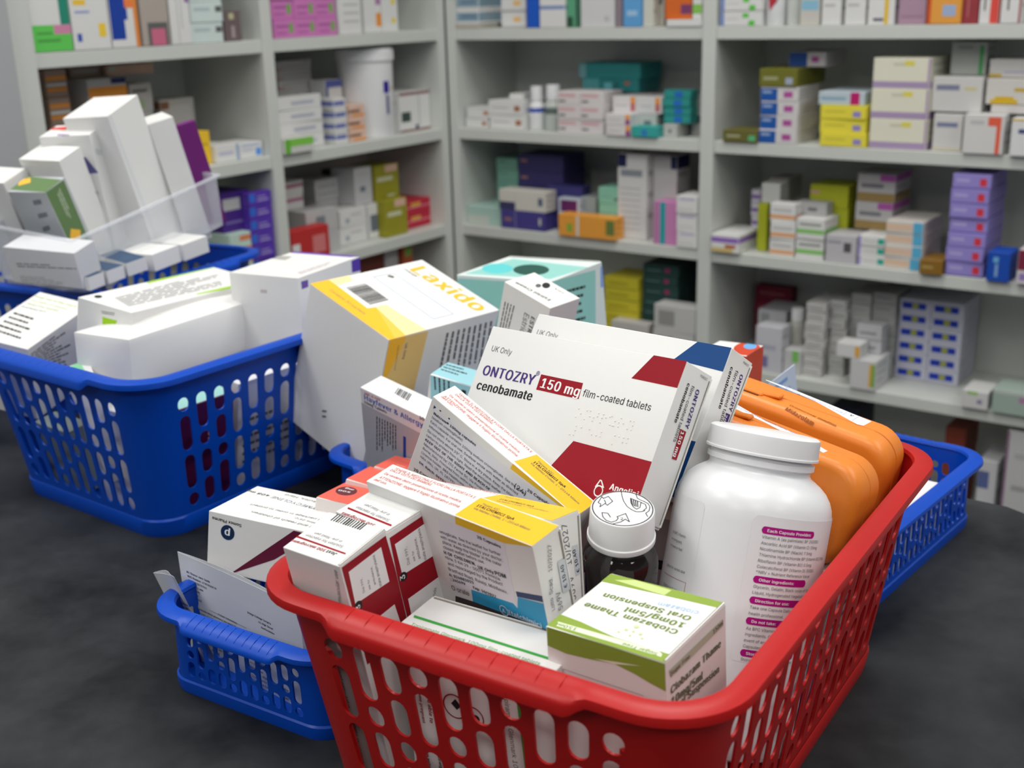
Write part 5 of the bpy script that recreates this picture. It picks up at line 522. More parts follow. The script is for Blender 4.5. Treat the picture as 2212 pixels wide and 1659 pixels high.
# ---------------------------------------------------------------- cartons on the shelves
ORD = ['bottom', 'second from bottom', 'third from bottom', 'fourth from bottom', 'fifth from bottom', 'sixth from bottom', 'seventh from bottom', 'eighth from bottom']
SH = ['top', 'second', 'third', 'fourth', 'lowest']
def words(s): return len(s.replace(',', ' ').split())
def shelf_label(t, k, row, n, col, cols, side, x, top_):
    parts = [t]
    if n > 1: parts.append(('topmost of its stack' if row == n-1 else ORD[row]+' of its stack') if words(t) <= 10 else ('topmost' if row == n-1 else ORD[row]))
    if cols == 2: parts.append(['left', 'right'][col]+' column')
    if cols == 3: parts.append(['left', 'middle', 'right'][col]+' column')
    tail = 'on the '+SH[k]+' shelf'
    s = ', '.join(parts)
    if words(s)+4 <= 16: s += (' ' if n == 1 and cols == 1 else ', ')+tail
    return s
def shelf_item(e):
    side, ua, ub, ins, zb, h, dep, kind, n, cols, col, marks, t, k = e
    x0, x1 = (ua, ub) if side == 'R' else (-ub, -ua)
    F = WF[side]
    if kind != 'box':
        r = (x1-x0)/2; root = empty('medicine_bottle' if kind == 'bottle' else 'medicine_tub'); root.matrix_world = F @ Matrix.Translation(((x0+x1)/2, ins+r+.002, zb))
        tag(root, shelf_label(t, k, 0, 1, 0, 1, side, x0, 0), 'bottle' if kind == 'bottle' else 'tub')
        b = MB(); mt = mat(col, .35)
        if kind == 'bottle':
            b.lathe([(0, 0), (r*.92, 0), (r, .003), (r, h*.52), (r*.9, h*.6), (r*.62, h*.66), (r*.62, h*.7), (0, h*.7)], mt, 32)
            if 'blue band' in t: b.lathe([(r*1.01, h*.40), (r*1.01, h*.50)], mat((.05, .1, .45)), 32)
            if 'dark label' in t: b.lathe([(r*1.01, h*.36), (r*1.01, h*.50)], mat((.12, .16, .15)), 32)
            if 'red triangle' in t: b.poly([(-r*.5, -r*1.02, h*.5), (r*.6, -r*1.02, h*.45), (-r*.3, -r*1.02, h*.25)], mat((.45, .03, .05)))
            b.build('body', root)
            c = MB(); c.lathe([(0, h*.66), (r*.78, h*.66), (r*.78, h*.98, 1), (r*.72, h), (0, h)], mat((.76, .77, .78), .4), 48, ribs=1, rd=.0004); c.build('cap', root)
        else:
            b.lathe([(0, 0), (r*.93, 0), (r*.96, .004), (r, h*.88), (0, h*.88)], mt, 48)
            b.build('body', root)
            c = MB(); c.lathe([(0, h*.86), (r*1.06, h*.86), (r*1.06, h*.97), (r*.98, h), (0, h)], mat((.80, .81, .82), .4), 48); c.build('lid', root)
            L_ = MB(); arc = lambda a0, a1, z0, z1, m_: L_.add([(r*1.004*math.sin(a), -r*1.004*math.cos(a), z) for a in [a0+(a1-a0)*i/6 for i in range(7)] for z in (z0, z1)], [[2*i, 2*i+2, 2*i+3, 2*i+1] for i in range(6)], m_, True)
            arc(-.15, .12, h*.50, h*.63, mat((.02, .01, .30))); arc(-.05, .02, h*.26, h*.48, mat((.12, .12, .3))); arc(.04, .12, h*.26, h*.46, mat((.3, .3, .42))); arc(.5, .65, h*.34, h*.38, mat((.3, .1, .1))); arc(.2, .5, h*.54, h*.56, mat((.75, .5, .35)))
            L_.build('printed_label', root)
        return
    W = (x1-x0)/cols; H = h/n
    rnd = random.Random(int(zb*1e4)+int(ua*1e4))
    proto = None
    for c in range(cols):
        for r_ in range(n):
            if proto is None:
                b = MB(); d = (W-.0006, dep, H-.0004)
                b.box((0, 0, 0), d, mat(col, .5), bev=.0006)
                i = 0
                for f, a0, b0, a1, b1, cc in marks:
                    i += 1; y = -d[1]/2-.00008-.00002*i
                    px = lambda a: (a-.5)*(d[0]-.0012); pz = lambda a: (a-.5)*(d[2]-.0012)
                    b.add([(px(a0), y, pz(b0)), (px(a1), y, pz(b0)), (px(a1), y, pz(b1)), (px(a0), y, pz(b1))], [[0, 1, 2, 3]], mat(cc, .5))
                    if a1 > .97 or a0 < .02:
                        sx = 1 if a1 > .97 else -1; X = sx*(d[0]/2+.00008+.00002*i)   # bands run round the side
                        if b1-b0 < .5 or sx*(a1-a0) > .5: b.add([(X, -d[1]/2+.001, pz(b0)), (X, d[1]/2-.001, pz(b0)), (X, d[1]/2-.001, pz(b1)), (X, -d[1]/2+.001, pz(b1))], [[0, 1, 2, 3]], mat(cc, .5))
                # faint print lines on the right side and a flap slit on the front end
                X = d[0]/2+.0001
                gl = mat(tuple(max(.02, v*.62) for v in col), .5)
                for q in range(3):
                    z0 = (-.25+.25*q)*d[2]; b.add([(X, -d[1]*.38, z0), (X, d[1]*(.05+.1*q), z0), (X, d[1]*(.05+.1*q), z0+d[2]*.06), (X, -d[1]*.38, z0+d[2]*.06)], [[0, 1, 2, 3]], gl)
                o = b.build('medicine_carton'); proto = o
            else:
                o = proto.copy(); sc.collection.objects.link(o)
            jx, jy, jr = (0, 0, 0) if (n == 1 and cols == 1) else (rnd.uniform(-.0012, .0012) if cols == 1 else 0, rnd.uniform(0, .003), rnd.uniform(-.03, .03) if cols == 1 else 0)
            if n == 1 and cols == 1 and dep < .09 and W > .015: jr = 0
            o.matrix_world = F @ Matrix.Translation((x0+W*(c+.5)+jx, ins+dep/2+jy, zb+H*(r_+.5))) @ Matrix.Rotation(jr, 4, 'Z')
            tag(o, shelf_label(t, k, r_, n, c, cols, side, x0, 0), 'carton')
            if n*cols > 1: o['group'] = 'stacked '+t.split(' with')[0]+'s'
            elif 'group' in o.keys(): del o['group']
for e in SHELF: shelf_item(e)

# ---------------------------------------------------------------- baskets
def tri_holes(outer, holes):
    loops = [[Vector((x, y, 0)) for x, y in outer]]+[[Vector((x, y, 0)) for x, y in h] for h in holes]
    flat = [p for l in loops for p in l]
    return flat, tessellate_polygon(loops)
def stadium(cx, z0, z1, w):
    r = w/2; pts = []
    for k in range(9): a = math.pi*k/8; pts.append((cx+r*math.cos(a), z1-r+r*math.sin(a)))
    for k in range(9): a = math.pi+math.pi*k/8; pts.append((cx+r*math.cos(a), z0+r+r*math.sin(a)))
    return pts
def basket(name, label, loc, yaw, W, L, h, fl, col, pitch, sw, pats, group=None):
    root = empty(name, (loc[0], loc[1], 0), (0, 0, yaw)); tag(root, label, 'basket', group)
    mt = mat(col, .36, .32, 'plastic')
    fo = .0095                                     # flange width
    Wt, Lt, Wb, Lb = W-2*fo, L-2*fo, W-2*fl, L-2*fl
    rt_, rb = (.030, .026) if h > .1 else (.020, .018)
    zf = .0012
    b = MB()
    H = h-.003
    zl, zh = (.021, H-.019) if h > .1 else (.012, H-.011)
    def side(k):   # local panel: s along, z up -> 3D
        th = (0, math.pi/2, math.pi, -math.pi/2)[k]   # 0 near(-y) 1 right(+x) 2 far 3 left
        Dt, Db = (Lt/2, Lb/2) if k % 2 == 0 else (Wt/2, Wb/2)
        St, Sb = (Wt/2-rt_, Wb/2-rb) if k % 2 == 0 else (Lt/2-rt_, Lb/2-rb)
        ca, sa = math.cos(th), math.sin(th)
        def P(s, z):   # s in -1..1
            f = (z-zf)/(H-zf); S = Sb+(St-Sb)*f; D = Db+(Dt-Db)*f
            x, y = s*S, -D
            return (x*ca-y*sa, x*sa+y*ca, z)
        return P, St
    for k in range(4):
        P, St = side(k)
        nc = int(round(2*St/pitch)); St_ = St; holes = []
        zz = zl
        for c in range(nc):
            cx = (-1+(2*c+1)/nc)*St_; pat = pats[c % 3]; tot = sum(pat)+(len(pat)-1)*((zh-zl)-max(sum(p) for p in pats))/3
            gap = ((zh-zl)-sum(pat))/(len(pat)-1); z = zh
            for q in pat: holes.append(stadium(cx, z-q, z, sw)); z -= q+gap
        # subdivide so the panel meets the corners at top and bottom
        outer = [(-St, zf), (St, zf), (St, H), (-St, H)]
        flat, fs = tri_holes(outer, holes)
        b.add([P(p.x/St, p.y) for p in flat], fs, mt)
        # corner after this side (towards the next side k+1)
        P2, _ = side((k+1) % 4)
        th = (0, math.pi/2, math.pi, -math.pi/2)[k]; ca, sa = math.cos(th), math.sin(th); n = 8; vs = []
        for lv, z in ((0, zf), (1, H)):
            D, S, r = ((Db_, Sb_, rb) if lv == 0 else (Dt_, St2, rt_)) if False else (None, None, (rb, rt_)[lv])
            hx, hy = (Wb/2-rb, Lb/2-rb) if lv == 0 else (Wt/2-rt_, Lt/2-rt_)
            cxy = [(hx, -hy), (hx, hy), (-hx, hy), (-hx, -hy)][k]; a0 = (-math.pi/2, 0, math.pi/2, math.pi)[k]
            for i in range(n+1): a = a0+math.pi/2*i/n; vs.append((cxy[0]+r*math.cos(a), cxy[1]+r*math.sin(a), z))
        b.add(vs, [[i, i+1, n+1+i+1, n+1+i] for i in range(n)], mt, True)
    # floor
    pts = []
    for k in range(4):
        hx, hy = Wb/2-rb, Lb/2-rb; cxy = [(hx, -hy), (hx, hy), (-hx, hy), (-hx, -hy)][k]; a0 = (-math.pi/2, 0, math.pi/2, math.pi)[k]
        for i in range(9): a = a0+math.pi/2*i/8; pts.append((cxy[0]+rb*math.cos(a), cxy[1]+rb*math.sin(a), zf))
    b.add(pts, [list(range(len(pts)))], mt)
    o = b.build('basket_wall', root)
    bm = bmesh.new(); bm.from_mesh(o.data); bmesh.ops.remove_doubles(bm, verts=bm.verts, dist=1e-5); bmesh.ops.recalc_face_normals(bm, faces=bm.faces); bmesh.ops.solidify(bm, geom=bm.faces[:], thickness=.0013)
    for f in bm.faces: f.smooth = True
    bm.to_mesh(o.data); bm.free()
    o.data.set_sharp_from_angle(angle=R(30))
    # base band: the slightly proud solid foot
    def loop(hw, hl, r, z, n=8):
        out = []
        for k in range(4):
            cxy = [(hw-r, -hl+r), (hw-r, hl-r), (-hw+r, hl-r), (-hw+r, -hl+r)][k]; a0 = (-math.pi/2, 0, math.pi/2, math.pi)[k]
            for i in range(n+1): a = a0+math.pi/2*i/n; out.append(((cxy[0]+r*math.cos(a)), (cxy[1]+r*math.sin(a)), z, math.cos(a), math.sin(a)))
        return out
    # rim path: dense points with outward normals
    hw, hl, r = Wt/2, Lt/2, rt_
    path = []
    for k in range(4):
        cxy = [(hw-r, -hl+r), (hw-r, hl-r), (-hw+r, hl-r), (-hw+r, -hl+r)][k]; a0 = (-math.pi/2, 0, math.pi/2, math.pi)[k]
        for i in range(11): a = a0+math.pi/2*i/10; path.append((cxy[0]+r*math.cos(a), cxy[1]+r*math.sin(a), math.cos(a), math.sin(a)))
        e0 = path[-1]; nx = [(hw-r, -hl+r), (hw-r, hl-r), (-hw+r, hl-r), (-hw+r, -hl+r)][(k+1) % 4]
        s0 = (nx[0]+r*e0[2] if k % 2 else nx[0]+r*e0[2], nx[1]+r*e0[3])
        for i in range(1, 60): t = i/60; path.append((e0[0]+(s0[0]-e0[0])*t, e0[1]+(s0[1]-e0[1])*t, e0[2], e0[3]))
    big = 1 if h > .1 else .62; gw = .56*hw
    def sm(x): x = max(0, min(1, x)); return x*x*(3-2*x)
    vs = []; K = 0
    for x, y, nx, ny in path:
        g = sm((gw-abs(x))/(.010*big)+.5) if abs(ny) > .99 else 0     # grip in the middle of the short ends
        lip = .0056 if h > .1 else .0042; gl = .0052*big; gx = .0036*big
        prof = [(-.0022, -.002), (-.0012, 0), (.0015, .0003), (fo*.55+g*gx*.3, -.0003-g*.0010), (fo*.84+g*gx*.8, -.0012-g*.0034*big), (fo*.90+g*gx, -.0028-g*.0044*big), (fo*.90+g*gx, -lip-g*gl), (fo*.90-.0014+g*gx, -lip-g*gl), (fo*.90-.0016+g*gx*.9, -.0036-g*.0046*big), (.001, -.0034)]
        prof = [(-.0022, -.002), (-.0012, 0), (.002, .0003), (fo*.72-.0008+g*.0012, -.0003-g*.0012), (fo*.95+g*.0026, -.0014-g*.0026), (fo+g*.0030, -.0030-g*.0028), (fo+g*.0030, -lip-g*gl), (fo-.0016+g*.0030, -lip-g*gl), (fo-.0018+g*.0026, -.0036-g*.0030), (.001, -.0034)]
        K = len(prof)
        for po, pz in prof: vs.append((x+nx*po, y+ny*po, h+pz))
    n = len(path); rm = MB()
    rm.add(vs, [[i*K+j, ((i+1) % n)*K+j, ((i+1) % n)*K+(j+1) % K, i*K+(j+1) % K] for i in range(n) for j in range(K)], mt, True)
    rm.build('rim', root)
    for sy, nm in ((-1, 'grip'), (1, 'grip')):
        g = MB()
        nr = 11
        for i in range(nr):
            x = -gw*.86+1.72*gw*i/(nr-1); y0 = sy*(hl+.0008)
            lip = .0056 if h > .1 else .0042; gx = .0036*big
            pr_ = [(.0008, .0004), (fo*.55+gx*.3, -.0009), (fo*.84+gx*.8+.0002, -.0009-.0034*big), (fo*.90+gx+.0003, -.0026-.0044*big), (fo*.90+gx+.0003, -lip-.0045*big)]
            vs = []; 
            for po, pz in pr_:
                for dx, dz in ((-.0006, -.0007), (0, .00035), (.0006, -.0007)): vs.append((x+dx*(1 if h > .1 else .7), sy*(hl+po+(dz if abs(pz) > .008 else 0)*.7), h+pz+dz))
            g.add(vs, [[i_*3+j, i_*3+j+1, (i_+1)*3+j+1, (i_+1)*3+j] for i_ in range(len(pr_)-1) for j in range(2)], mt)
        g.build(nm, root)
    # foot moulding
    ft = MB(); fr = (fl-fo)/h; rings = []
    for z, e in ((0, .0005), (.0035, .0011), ((.014 if h > .1 else .008), .0011), ((.0155 if h > .1 else .009), .0001)): rings.append(loop(Wb/2+fr*z+e, Lb/2+fr*z+e, rb+fr*z*.5, z))
    n = len(rings[0]); ft.add([p_[:3] for g_ in rings for p_ in g_], [[t*n+i, t*n+(i+1) % n, (t+1)*n+(i+1) % n, (t+1)*n+i] for t in range(3) for i in range(n)], mt, True)
    ft.build('foot_band', root)
    return root
C1, M1, L1 = .0116, .0208, .0300
PB = [(C1, L1, L1, C1), (L1, C1, M1, M1), (M1, M1, C1, L1)]
c1, m1, l1 = .0058, .0105, .0152
PS = [(m1, c1, m1), (c1, l1, c1), (l1, m1)]
REDP = (.44, .009, .009); BLUP = (.0, .060, .46)
RX, RYAW = (.0618, .5923), R(-33.1)
basket('basket', 'bright red plastic basket in front, full of medicines', RX, RYAW, .2505, .345, .1366, .0283, REDP, .0172, .0108, PB)
basket('basket', 'tall blue plastic basket at the left, full of white cartons', (-.2659, 1.0285), R(-37.4), .2505, .345, .1383, .0283, BLUP, .0172, .0108, PB)
basket('basket', 'shallow blue basket holding folded papers, left of the red basket', (-.1115, .6950), R(-32.2), .150, .21, .057, .0095, BLUP, .0086, .0058, PS)
basket('basket', 'shallow blue basket to the right, behind the red basket', (.2293, .8228), R(-40.8), .170, .235, .057, .0095, BLUP, .0086, .0058, PS)
basket('basket', 'shallow blue basket behind, under the large white and orange carton', (.0140, .9404), R(-42), .20, .30, .057, .0095, BLUP, .0086, .0058, PS)
basket('basket', 'blue basket furthest back on the left, under leaning white cartons', (-.475, 1.296), R(62), .2505, .345, .1383, .0283, BLUP, .0172, .0108, PB)

# ---------------------------------------------------------------- cartons in the baskets
def P_(k): return POSE[k]
WHT = (.80, .80, .79)
carton(P_('O1'), PR['O1'], 'white tablet carton with dark red corners and purple title, leaning', flaps=('R',))
carton(P_('O2'), PR['O2'], 'white tablet carton with blue corners behind the dark red one', flaps=('R',))
carton(P_('N1'), PR['N1'], 'white and yellow capsule carton leaning steeply, handwritten 24 on it', sticker=(0,))
carton(P_('N2'), PR['N2'], 'white and yellow capsule carton standing in front, with lilac label', sticker=(0,), flaps=('R',))
carton(P_('N3'), PR['N3'], 'white and yellow capsule carton wedged behind the labelled one', flaps=('R',))


carton(P_('J1'), PR['J1'], 'tall white and dark red pen carton nearest the red rim corner', flaps=('Tx',))
carton(P_('J2'), PR['J2'], 'tall white and dark red pen carton, second from the red rim corner', flaps=('Tx',))
carton(P_('T'), PR['T'], 'white tablet carton with a green line, low at the front rim', flaps=('Ty',))
carton(P_('C'), PR['C'], 'green and white oral suspension carton at the front right', flaps=('Tx',))
carton(P_('L'), PR['L'], 'large white carton with orange band and big orange lettering', bulge=.0)
carton(P_('TE'), PR['TE'], 'pale teal carton with dark green oval on top', col=(.70, .78, .76), flaps=('Ty',))
carton(P_('ES'), PR['ES'], 'slim white cream carton with black title, upright')
carton(P_('HF'), PR['HF'], 'white hayfever tablet carton with barcode and blue title', col=(.72, .72, .73))
carton(P_('BB'), PR['BB'], 'small light blue carton half hidden behind the hayfever carton')
carton(P_('R1'), PR['R1'], 'flat coral red carton with brown oval reading 500 mg', col=(.75, .70, .68))
carton(P_('R2'), PR['R2'], 'flat coral red carton, middle one of the row, no oval', col=(.75, .70, .68))
carton(P_('R3'), PR['R3'], 'flat coral red carton furthest back in the row', col=(.75, .70, .68))
p0 = list(P_('R1')); p0[2] -= .0215; p0[0] -= .004; p0[1] -= .004
carton(p0, [['P', 'T', [.8, .13, .09], [[-45, -22], [45, -22], [45, 22], [-45, 22]]], ['P', 'F', [.8, .13, .09], [[-45, -9], [45, -9], [45, 9], [-45, 9]]]], 'coral red carton lying underneath the one with the oval', col=(.75, .70, .68))
carton(P_('LY'), PR['LY'], 'white capsule carton with maroon wedge, in the shallow blue basket')
carton(P_('WB'), [], 'plain long white carton in the tall blue basket', bulge=.006, name='plain_carton')
carton(P_('GT'), PR['GT'], 'white carton with lime green heading, leftmost in the blue basket')
carton(P_('FG'), PR['FG'], 'flat white carton with lime green edges and small print')
carton(P_('PU'), PR['PU'], 'white carton with purple stripe beside the large orange lettered one')
carton(P_('SG'), PR['SG'], 'small white carton with mint green square, by the blue rim')
carton(P_('A1'), PR['A1'], 'tallest plain white carton leaning in the clear tub')
carton(P_('A2'), PR['A2'], 'white carton with red mark on top, in the clear tub')
carton(P_('A3'), PR['A3'], 'plain white carton left of the red marked one in the tub')
carton(P_('A4'), PR['A4'], 'grey and sage green carton leaning in the clear tub', col=(.48, .50, .52))
carton(P_('A6'), PR['A6'], 'narrow white carton right of the tallest one in the tub')

# stickers that lie on two of the cartons are pieces of their own
def sticker_on(i_obj, key, idx):
    o = [x for x in sc.objects if x.get('label') == i_obj][0]; q = MB(); prints(q, [PR[key][idx]], POSE[key][6:9]); q.build('pharmacy_label', o)
sticker_on('white and yellow capsule carton leaning steeply, handwritten 24 on it', 'N1', 0)
sticker_on('white and yellow capsule carton standing in front, with lilac label', 'N2', 0)
o = carton(P_('A3'), [], 'plain white carton at the very left of the clear tub'); o.matrix_world = Matrix.Translation((-.052, -.012, -.018)) @ o.matrix_world
p0 = list(P_('A6')); p0[6:9] = [.010, .026, .115]
o = carton(p0, [], 'slim purple carton edge right of the narrow white one', col=(.16, .015, .17)); o.matrix_world = Matrix.Translation((.024, .006, .004)) @ o.matrix_world
carton(P_('BBL'), PR['BBL'], 'grey white carton lying at the foot of the clear tub', col=(.66, .67, .70))
carton(P_('W1'), [], 'small white carton end by the far blue rim, left one'); carton(P_('W2'), [], 'small white carton end by the far blue rim, right one')
for k, n_ in (('S1', 'nearest'), ('S2', 'middle'), ('S3', 'furthest')): carton(P_(k), PR[k], 'thin slate blue and white carton by the far basket rim, %s of three' % n_)
carton(P_('RC'), PR['RC'], 'red and white carton with blue oval behind the blue cornered one')

# two orange syringe cases
def rrect(hx, hz, r, n=8):
    out = []
    for k in range(4):
        cx, cz = [(hx-r, -hz+r), (hx-r, hz-r), (-hx+r, hz-r), (-hx+r, -hz+r)][k]; a0 = (-math.pi/2, 0, math.pi/2, math.pi)[k]
        for i in range(n+1): a = a0+math.pi/2*i/n; out.append((cx+r*math.cos(a), cz+r*math.sin(a)))
    return out
ORG = mat((.80, .235, .025), .38, .45, 'plastic'); ORD_ = mat((.10, .03, .005), .7)
def case(key, label):
    p = P_(key); d = list(p[6:9]); ext = .014
    root = empty('syringe_case'); root.matrix_world = Matrix.Translation(p[:3]) @ Matrix.Rotation(p[3], 4, 'Z') @ Matrix.Rotation(p[4], 4, 'X') @ Matrix.Rotation(p[5], 4, 'Y')
    tag(root, label, 'case')
    hx, hy, hz = d[0]/2, d[1]/2, d[2]/2+ext/2
    def half(ys, nm):
        b = MB(); vs = []; n = 0
        for y, ins in ys:
            ring = rrect(hx-ins, hz-ins, .0175-ins*.7 if .0175-ins*.7 > .004 else .004); n = len(ring)
            vs += [(x, y, z-ext/2) for x, z in ring]
        fs = [[t*n+i, t*n+(i+1) % n, (t+1)*n+(i+1) % n, (t+1)*n+i] for t in range(len(ys)-1) for i in range(n)]
        fs += [list(range(n))[::-1], [(len(ys)-1)*n+i for i in range(n)]]
        b.add(vs, fs, ORG, True); return b.build(nm, root)
    fil = [(-hy, .0055), (-hy+.0006, .0035), (-hy+.002, .0016), (-hy+.0042, .0004), (-hy+.0065, 0)]
    half(fil+[(-.0010, 0), (-.0006, .0006)], 'front_shell')
    half([(.0000, .0006), (.0005, 0)]+[(-y, i) for y, i in fil[::-1]], 'back_shell')
    s = MB(); ring = rrect(hx-.0005, hz-.0005, .0170); n = len(ring)
    s.add([(x, y, z-ext/2) for y in (-.0008, .0002) for x, z in ring], [[i, (i+1) % n, n+(i+1) % n, n+i] for i in range(n)], ORD_); s.build('seam', root)
    l = MB(); zt = d[2]/2
    l.box((-hx*.36, -.004, zt+.0004), (.030, .009, .0022), ORG, bev=.0008); l.box((-hx*.36+.019, -.003, zt+.0010), (.014, .006, .0024), ORG, Matrix.Rotation(R(-8), 3, 'Y'), bev=.0008); l.box((-hx*.36-.002, -.0093, zt-.0002), (.030, .0008, .0012), ORD_)
    l.box((-hx*.36, .0012, zt+.0001), (.034, .0006, .0008), ORD_); l.build('latch', root)
    lab = [e for e in PR[key] if e is PR[key][0] or (e[0] == 'T' and e[2][2] > .09) or (e[0] == 'P')or (e[0] == 'T' and e[4] == 'V')]
    q = MB(); prints(q, lab, d); q.build('address_label', root)
    q = MB(); rest = [e for e in PR[key] if e not in lab]
    if rest:
        prints(q, rest, d)
        for i, (vx, vy, vz) in enumerate(q.v):   # the moulded title runs over the rounded edge
            t = (vy+hy)/.0065
            if t < 1:
                t = max(t, .02); ins = .0055*(1-t)**2.2; q.v[i] = (vx, max(vy, -hy+.0002), vz-ins*.62+.0003)
        q.build('printed_title', root)
case('OC1', 'upper orange plastic case with address label, at the far red rim')
case('OC2', 'lower orange plastic case, half behind the white bottle cap')

# large white capsule bottle
def axis_frame(o, ax, front):
    z = Vector(ax).normalized(); y = -(Vector(front)-z*Vector(front).dot(z)).normalized(); x = y.cross(z)
    m = Matrix((x, y, z)).transposed().to_4x4(); m.translation = o; return m
ray = lambda px, py: M.to_3x3() @ Vector(((px-1106)/FPX, -(py-829.5)/FPX, -1))
Dw = .622; cc = Vector((0, 0, .40))+ray(1649.6, 956)*Dw; ax = (M.to_3x3() @ Vector((.16, .985, .06))).normalized()
k = Dw/.59
root = empty('capsule_bottle'); root.matrix_world = axis_frame(cc, ax, (Vector((0, 0, .4))-cc)); tag(root, 'large white capsule bottle with magenta headed ingredients label', 'bottle')
WP = mat((.80, .81, .83), .30, .5, 'plastic')
b = MB(); prof = [(0, -.150), (.033, -.150), (.0365, -.148), (.0383, -.143), (.0385, -.136), (.0385, -.036), (.0383, -.031), (.0376, -.027), (.0362, -.0235), (.0338, -.0200), (.0305, -.0170), (.0275, -.0150), (.0255, -.0138), (.0247, -.0125), (.0247, -.0105), (.0262, -.0098), (.0262, -.0072), (.025, -.0066), (.024, -.004), (0, -.004)]
b.lathe([(r*k, z*k) for r, z in prof], WP, 96); b.build('body', root)
b = MB(); b.lathe([(0, -.0035*k), (.0272*k, -.0035*k), (.0275*k, -.0050*k), (.0275*k, -.0040*k), (.0272*k, -.0036*k, 1), (.0270*k, .0040*k, 1), (.0267*k, .0052*k), (.0258*k, .0058*k), (0, .0058*k)], mat((.82, .83, .84), .38, .45, 'plastic'), 240, ribs=1, rd=.00022); b.build('cap', root)
def wrap(mb, t, bold, col, a0, z0, h=None, width=None, r=.0387*k):
    vs, fs, gx, gw = glyphs(t, bold); s = (width/gw) if width else h
    mb.add([((r+.0001+v[2])*math.sin(a0+(v[0]-gx)*s/r), -(r+.0001+v[2])*math.cos(a0+(v[0]-gx)*s/r), z0+v[1]*s) for v in vs], fs, mat(col, .4, .3, 'ink'))
def patch(mb, a0, a1, z0, z1, col, r=.0387*k, n=16, rnd=0):
    vs = []
    for i in range(n+1):
        t = i/n; a = a0+(a1-a0)*t; e = 0
        if rnd: w_ = min(t, 1-t)*(a1-a0)*r; e = rnd-math.sqrt(max(0, rnd*rnd-(rnd-w_)**2)) if w_ < rnd else 0
        vs += [(r*math.sin(a), -r*math.cos(a), z0+e), (r*math.sin(a), -r*math.cos(a), z1-e)]
    mb.add(vs, [[2*i, 2*i+2, 2*i+3, 2*i+1] for i in range(n)], mat(col, .4, .3, 'ink'), True)
q = MB(); LABC = (.80, .805, .82); patch(q, R(2), R(96), -.100*k, -.0305*k, LABC, rnd=.003, n=40, r=.03860*k); patch(q, R(-96), R(-34), -.100*k, -.0305*k, LABC, rnd=.003, n=30, r=.03860*k)
MAG = (.42, .005, .22); a0 = R(10); rows = [(1, 'Each Capsule Provides:', 0), (0, 'Vitamin A (as palmitate) BP 2500IU', 40), (0, 'Ascorbic Acid BP (Vitamin C) 15mg', 76), (0, 'Nicotinamide BP (Niacin) 7.5mg', 111), (0, 'Thiamine Hydrochloride BP (Vitamin B1) 1mg', 146), (0, 'Riboflavin BP (Vitamin B2) 0.5mg', 182), (0, 'Colecalciferol BP (Vitamin D) 300IU', 217), (0, '*NRV = Nutrient Reference Value', 250), (1, 'Other ingredients:', 296), (0, 'Glycerin, Gelatin, Black oxide of Iron, Soya', 338), (0, 'Liquid, Hydrogenated Vegetable oil', 373), (1, 'Direction for use:', 421), (0, 'Take one Capsule Daily or as directed by', 463), (0, 'health professional.', 500), (1, 'Do not take:', 546), (0, 'Aa BPC Vitamin Capsules if allergic to', 590), (0, 'ingredients. Contact your doctor in the', 626), (0, 'event of any allergic reaction to', 662), (0, 'Capsules.', 698), (1, 'Storage:', 740), (0, 'Store in a cool dry place below 25°C.', 778)]
for hd, t, dy in rows:
    z = (-.0378-dy*.0000790)*k
    if hd: patch(q, a0-.02, a0+.72, z-.0010, z+.0026, MAG, r=.03875*k, rnd=.0017, n=64); wrap(q, t, 1, (.85, .82, .85), a0+.05, z, .0029)
    else: wrap(q, t, 0, (.13, .13, .14), a0, z, .0029)
for i, t in enumerate(['Aa BPC Vitamin', 'are pregnant,', 'to have or had', '', '', 'place for varied diet', '', '', 'REACH OUT OF']):
    if t: wrap(q, t, 0, (.15, .15, .16), R(-66), (-.050-.0033*i)*k, .0027)
for z0, z1, b0, b1 in ((-.0705, -.0703, -70, -39), (-.0845, -.0843, -70, -39)): patch(q, R(b0), R(b1), z0*k, z1*k, (.5, .12, .12))
patch(q, R(-39.4), R(-39), -.0845*k, -.0703*k, (.5, .12, .12))
q.build('ingredients_label', root)

# dark medicine bottle
cc = Vector((0, 0, .40))+ray(1345, 1098)*.588; ax = M.to_3x3() @ Vector((0, .879, .477))
root = empty('medicine_bottle'); root.matrix_world = axis_frame(cc, ax, Vector((0, 0, .4))-cc); root.scale = (.948, .948, .948); tag(root, 'dark brown medicine bottle with white child resistant cap', 'bottle')
GLS = mat((.012, .008, .007), .06, .6, 'glass')
b = MB(); b.lathe([(0, -.105), (.019, -.105), (.0205, -.102), (.0205, -.034), (.0200, -.030), (.0185, -.0265), (.0160, -.0235), (.0142, -.0215), (.0138, -.018), (0, -.018)], GLS, 64); b.build('body', root)
b = MB(); b.lathe([(0, -.0185), (.0178, -.0185), (.0181, -.0180), (.0180, -.0155), (.0174, -.0150, 1), (.0169, -.0012, 1), (.0165, -.0003), (.0160, 0), (.0158, -.0001), (0, -.0001)], mat((.80, .81, .82), .35, .45, 'plastic'), 160, ribs=1, rd=.00018); b.build('cap', root)
q = MB(); inkk = mat((.02, .02, .025), .5); zz = .0001
n = 48; q.add([(r*math.cos(2*math.pi*i/n), r*math.sin(2*math.pi*i/n), zz) for i in range(n) for r in (.0159, .0153)], [[2*i, (2*i+2) % (2*n), (2*i+3) % (2*n), 2*i+1] for i in range(n)], inkk)
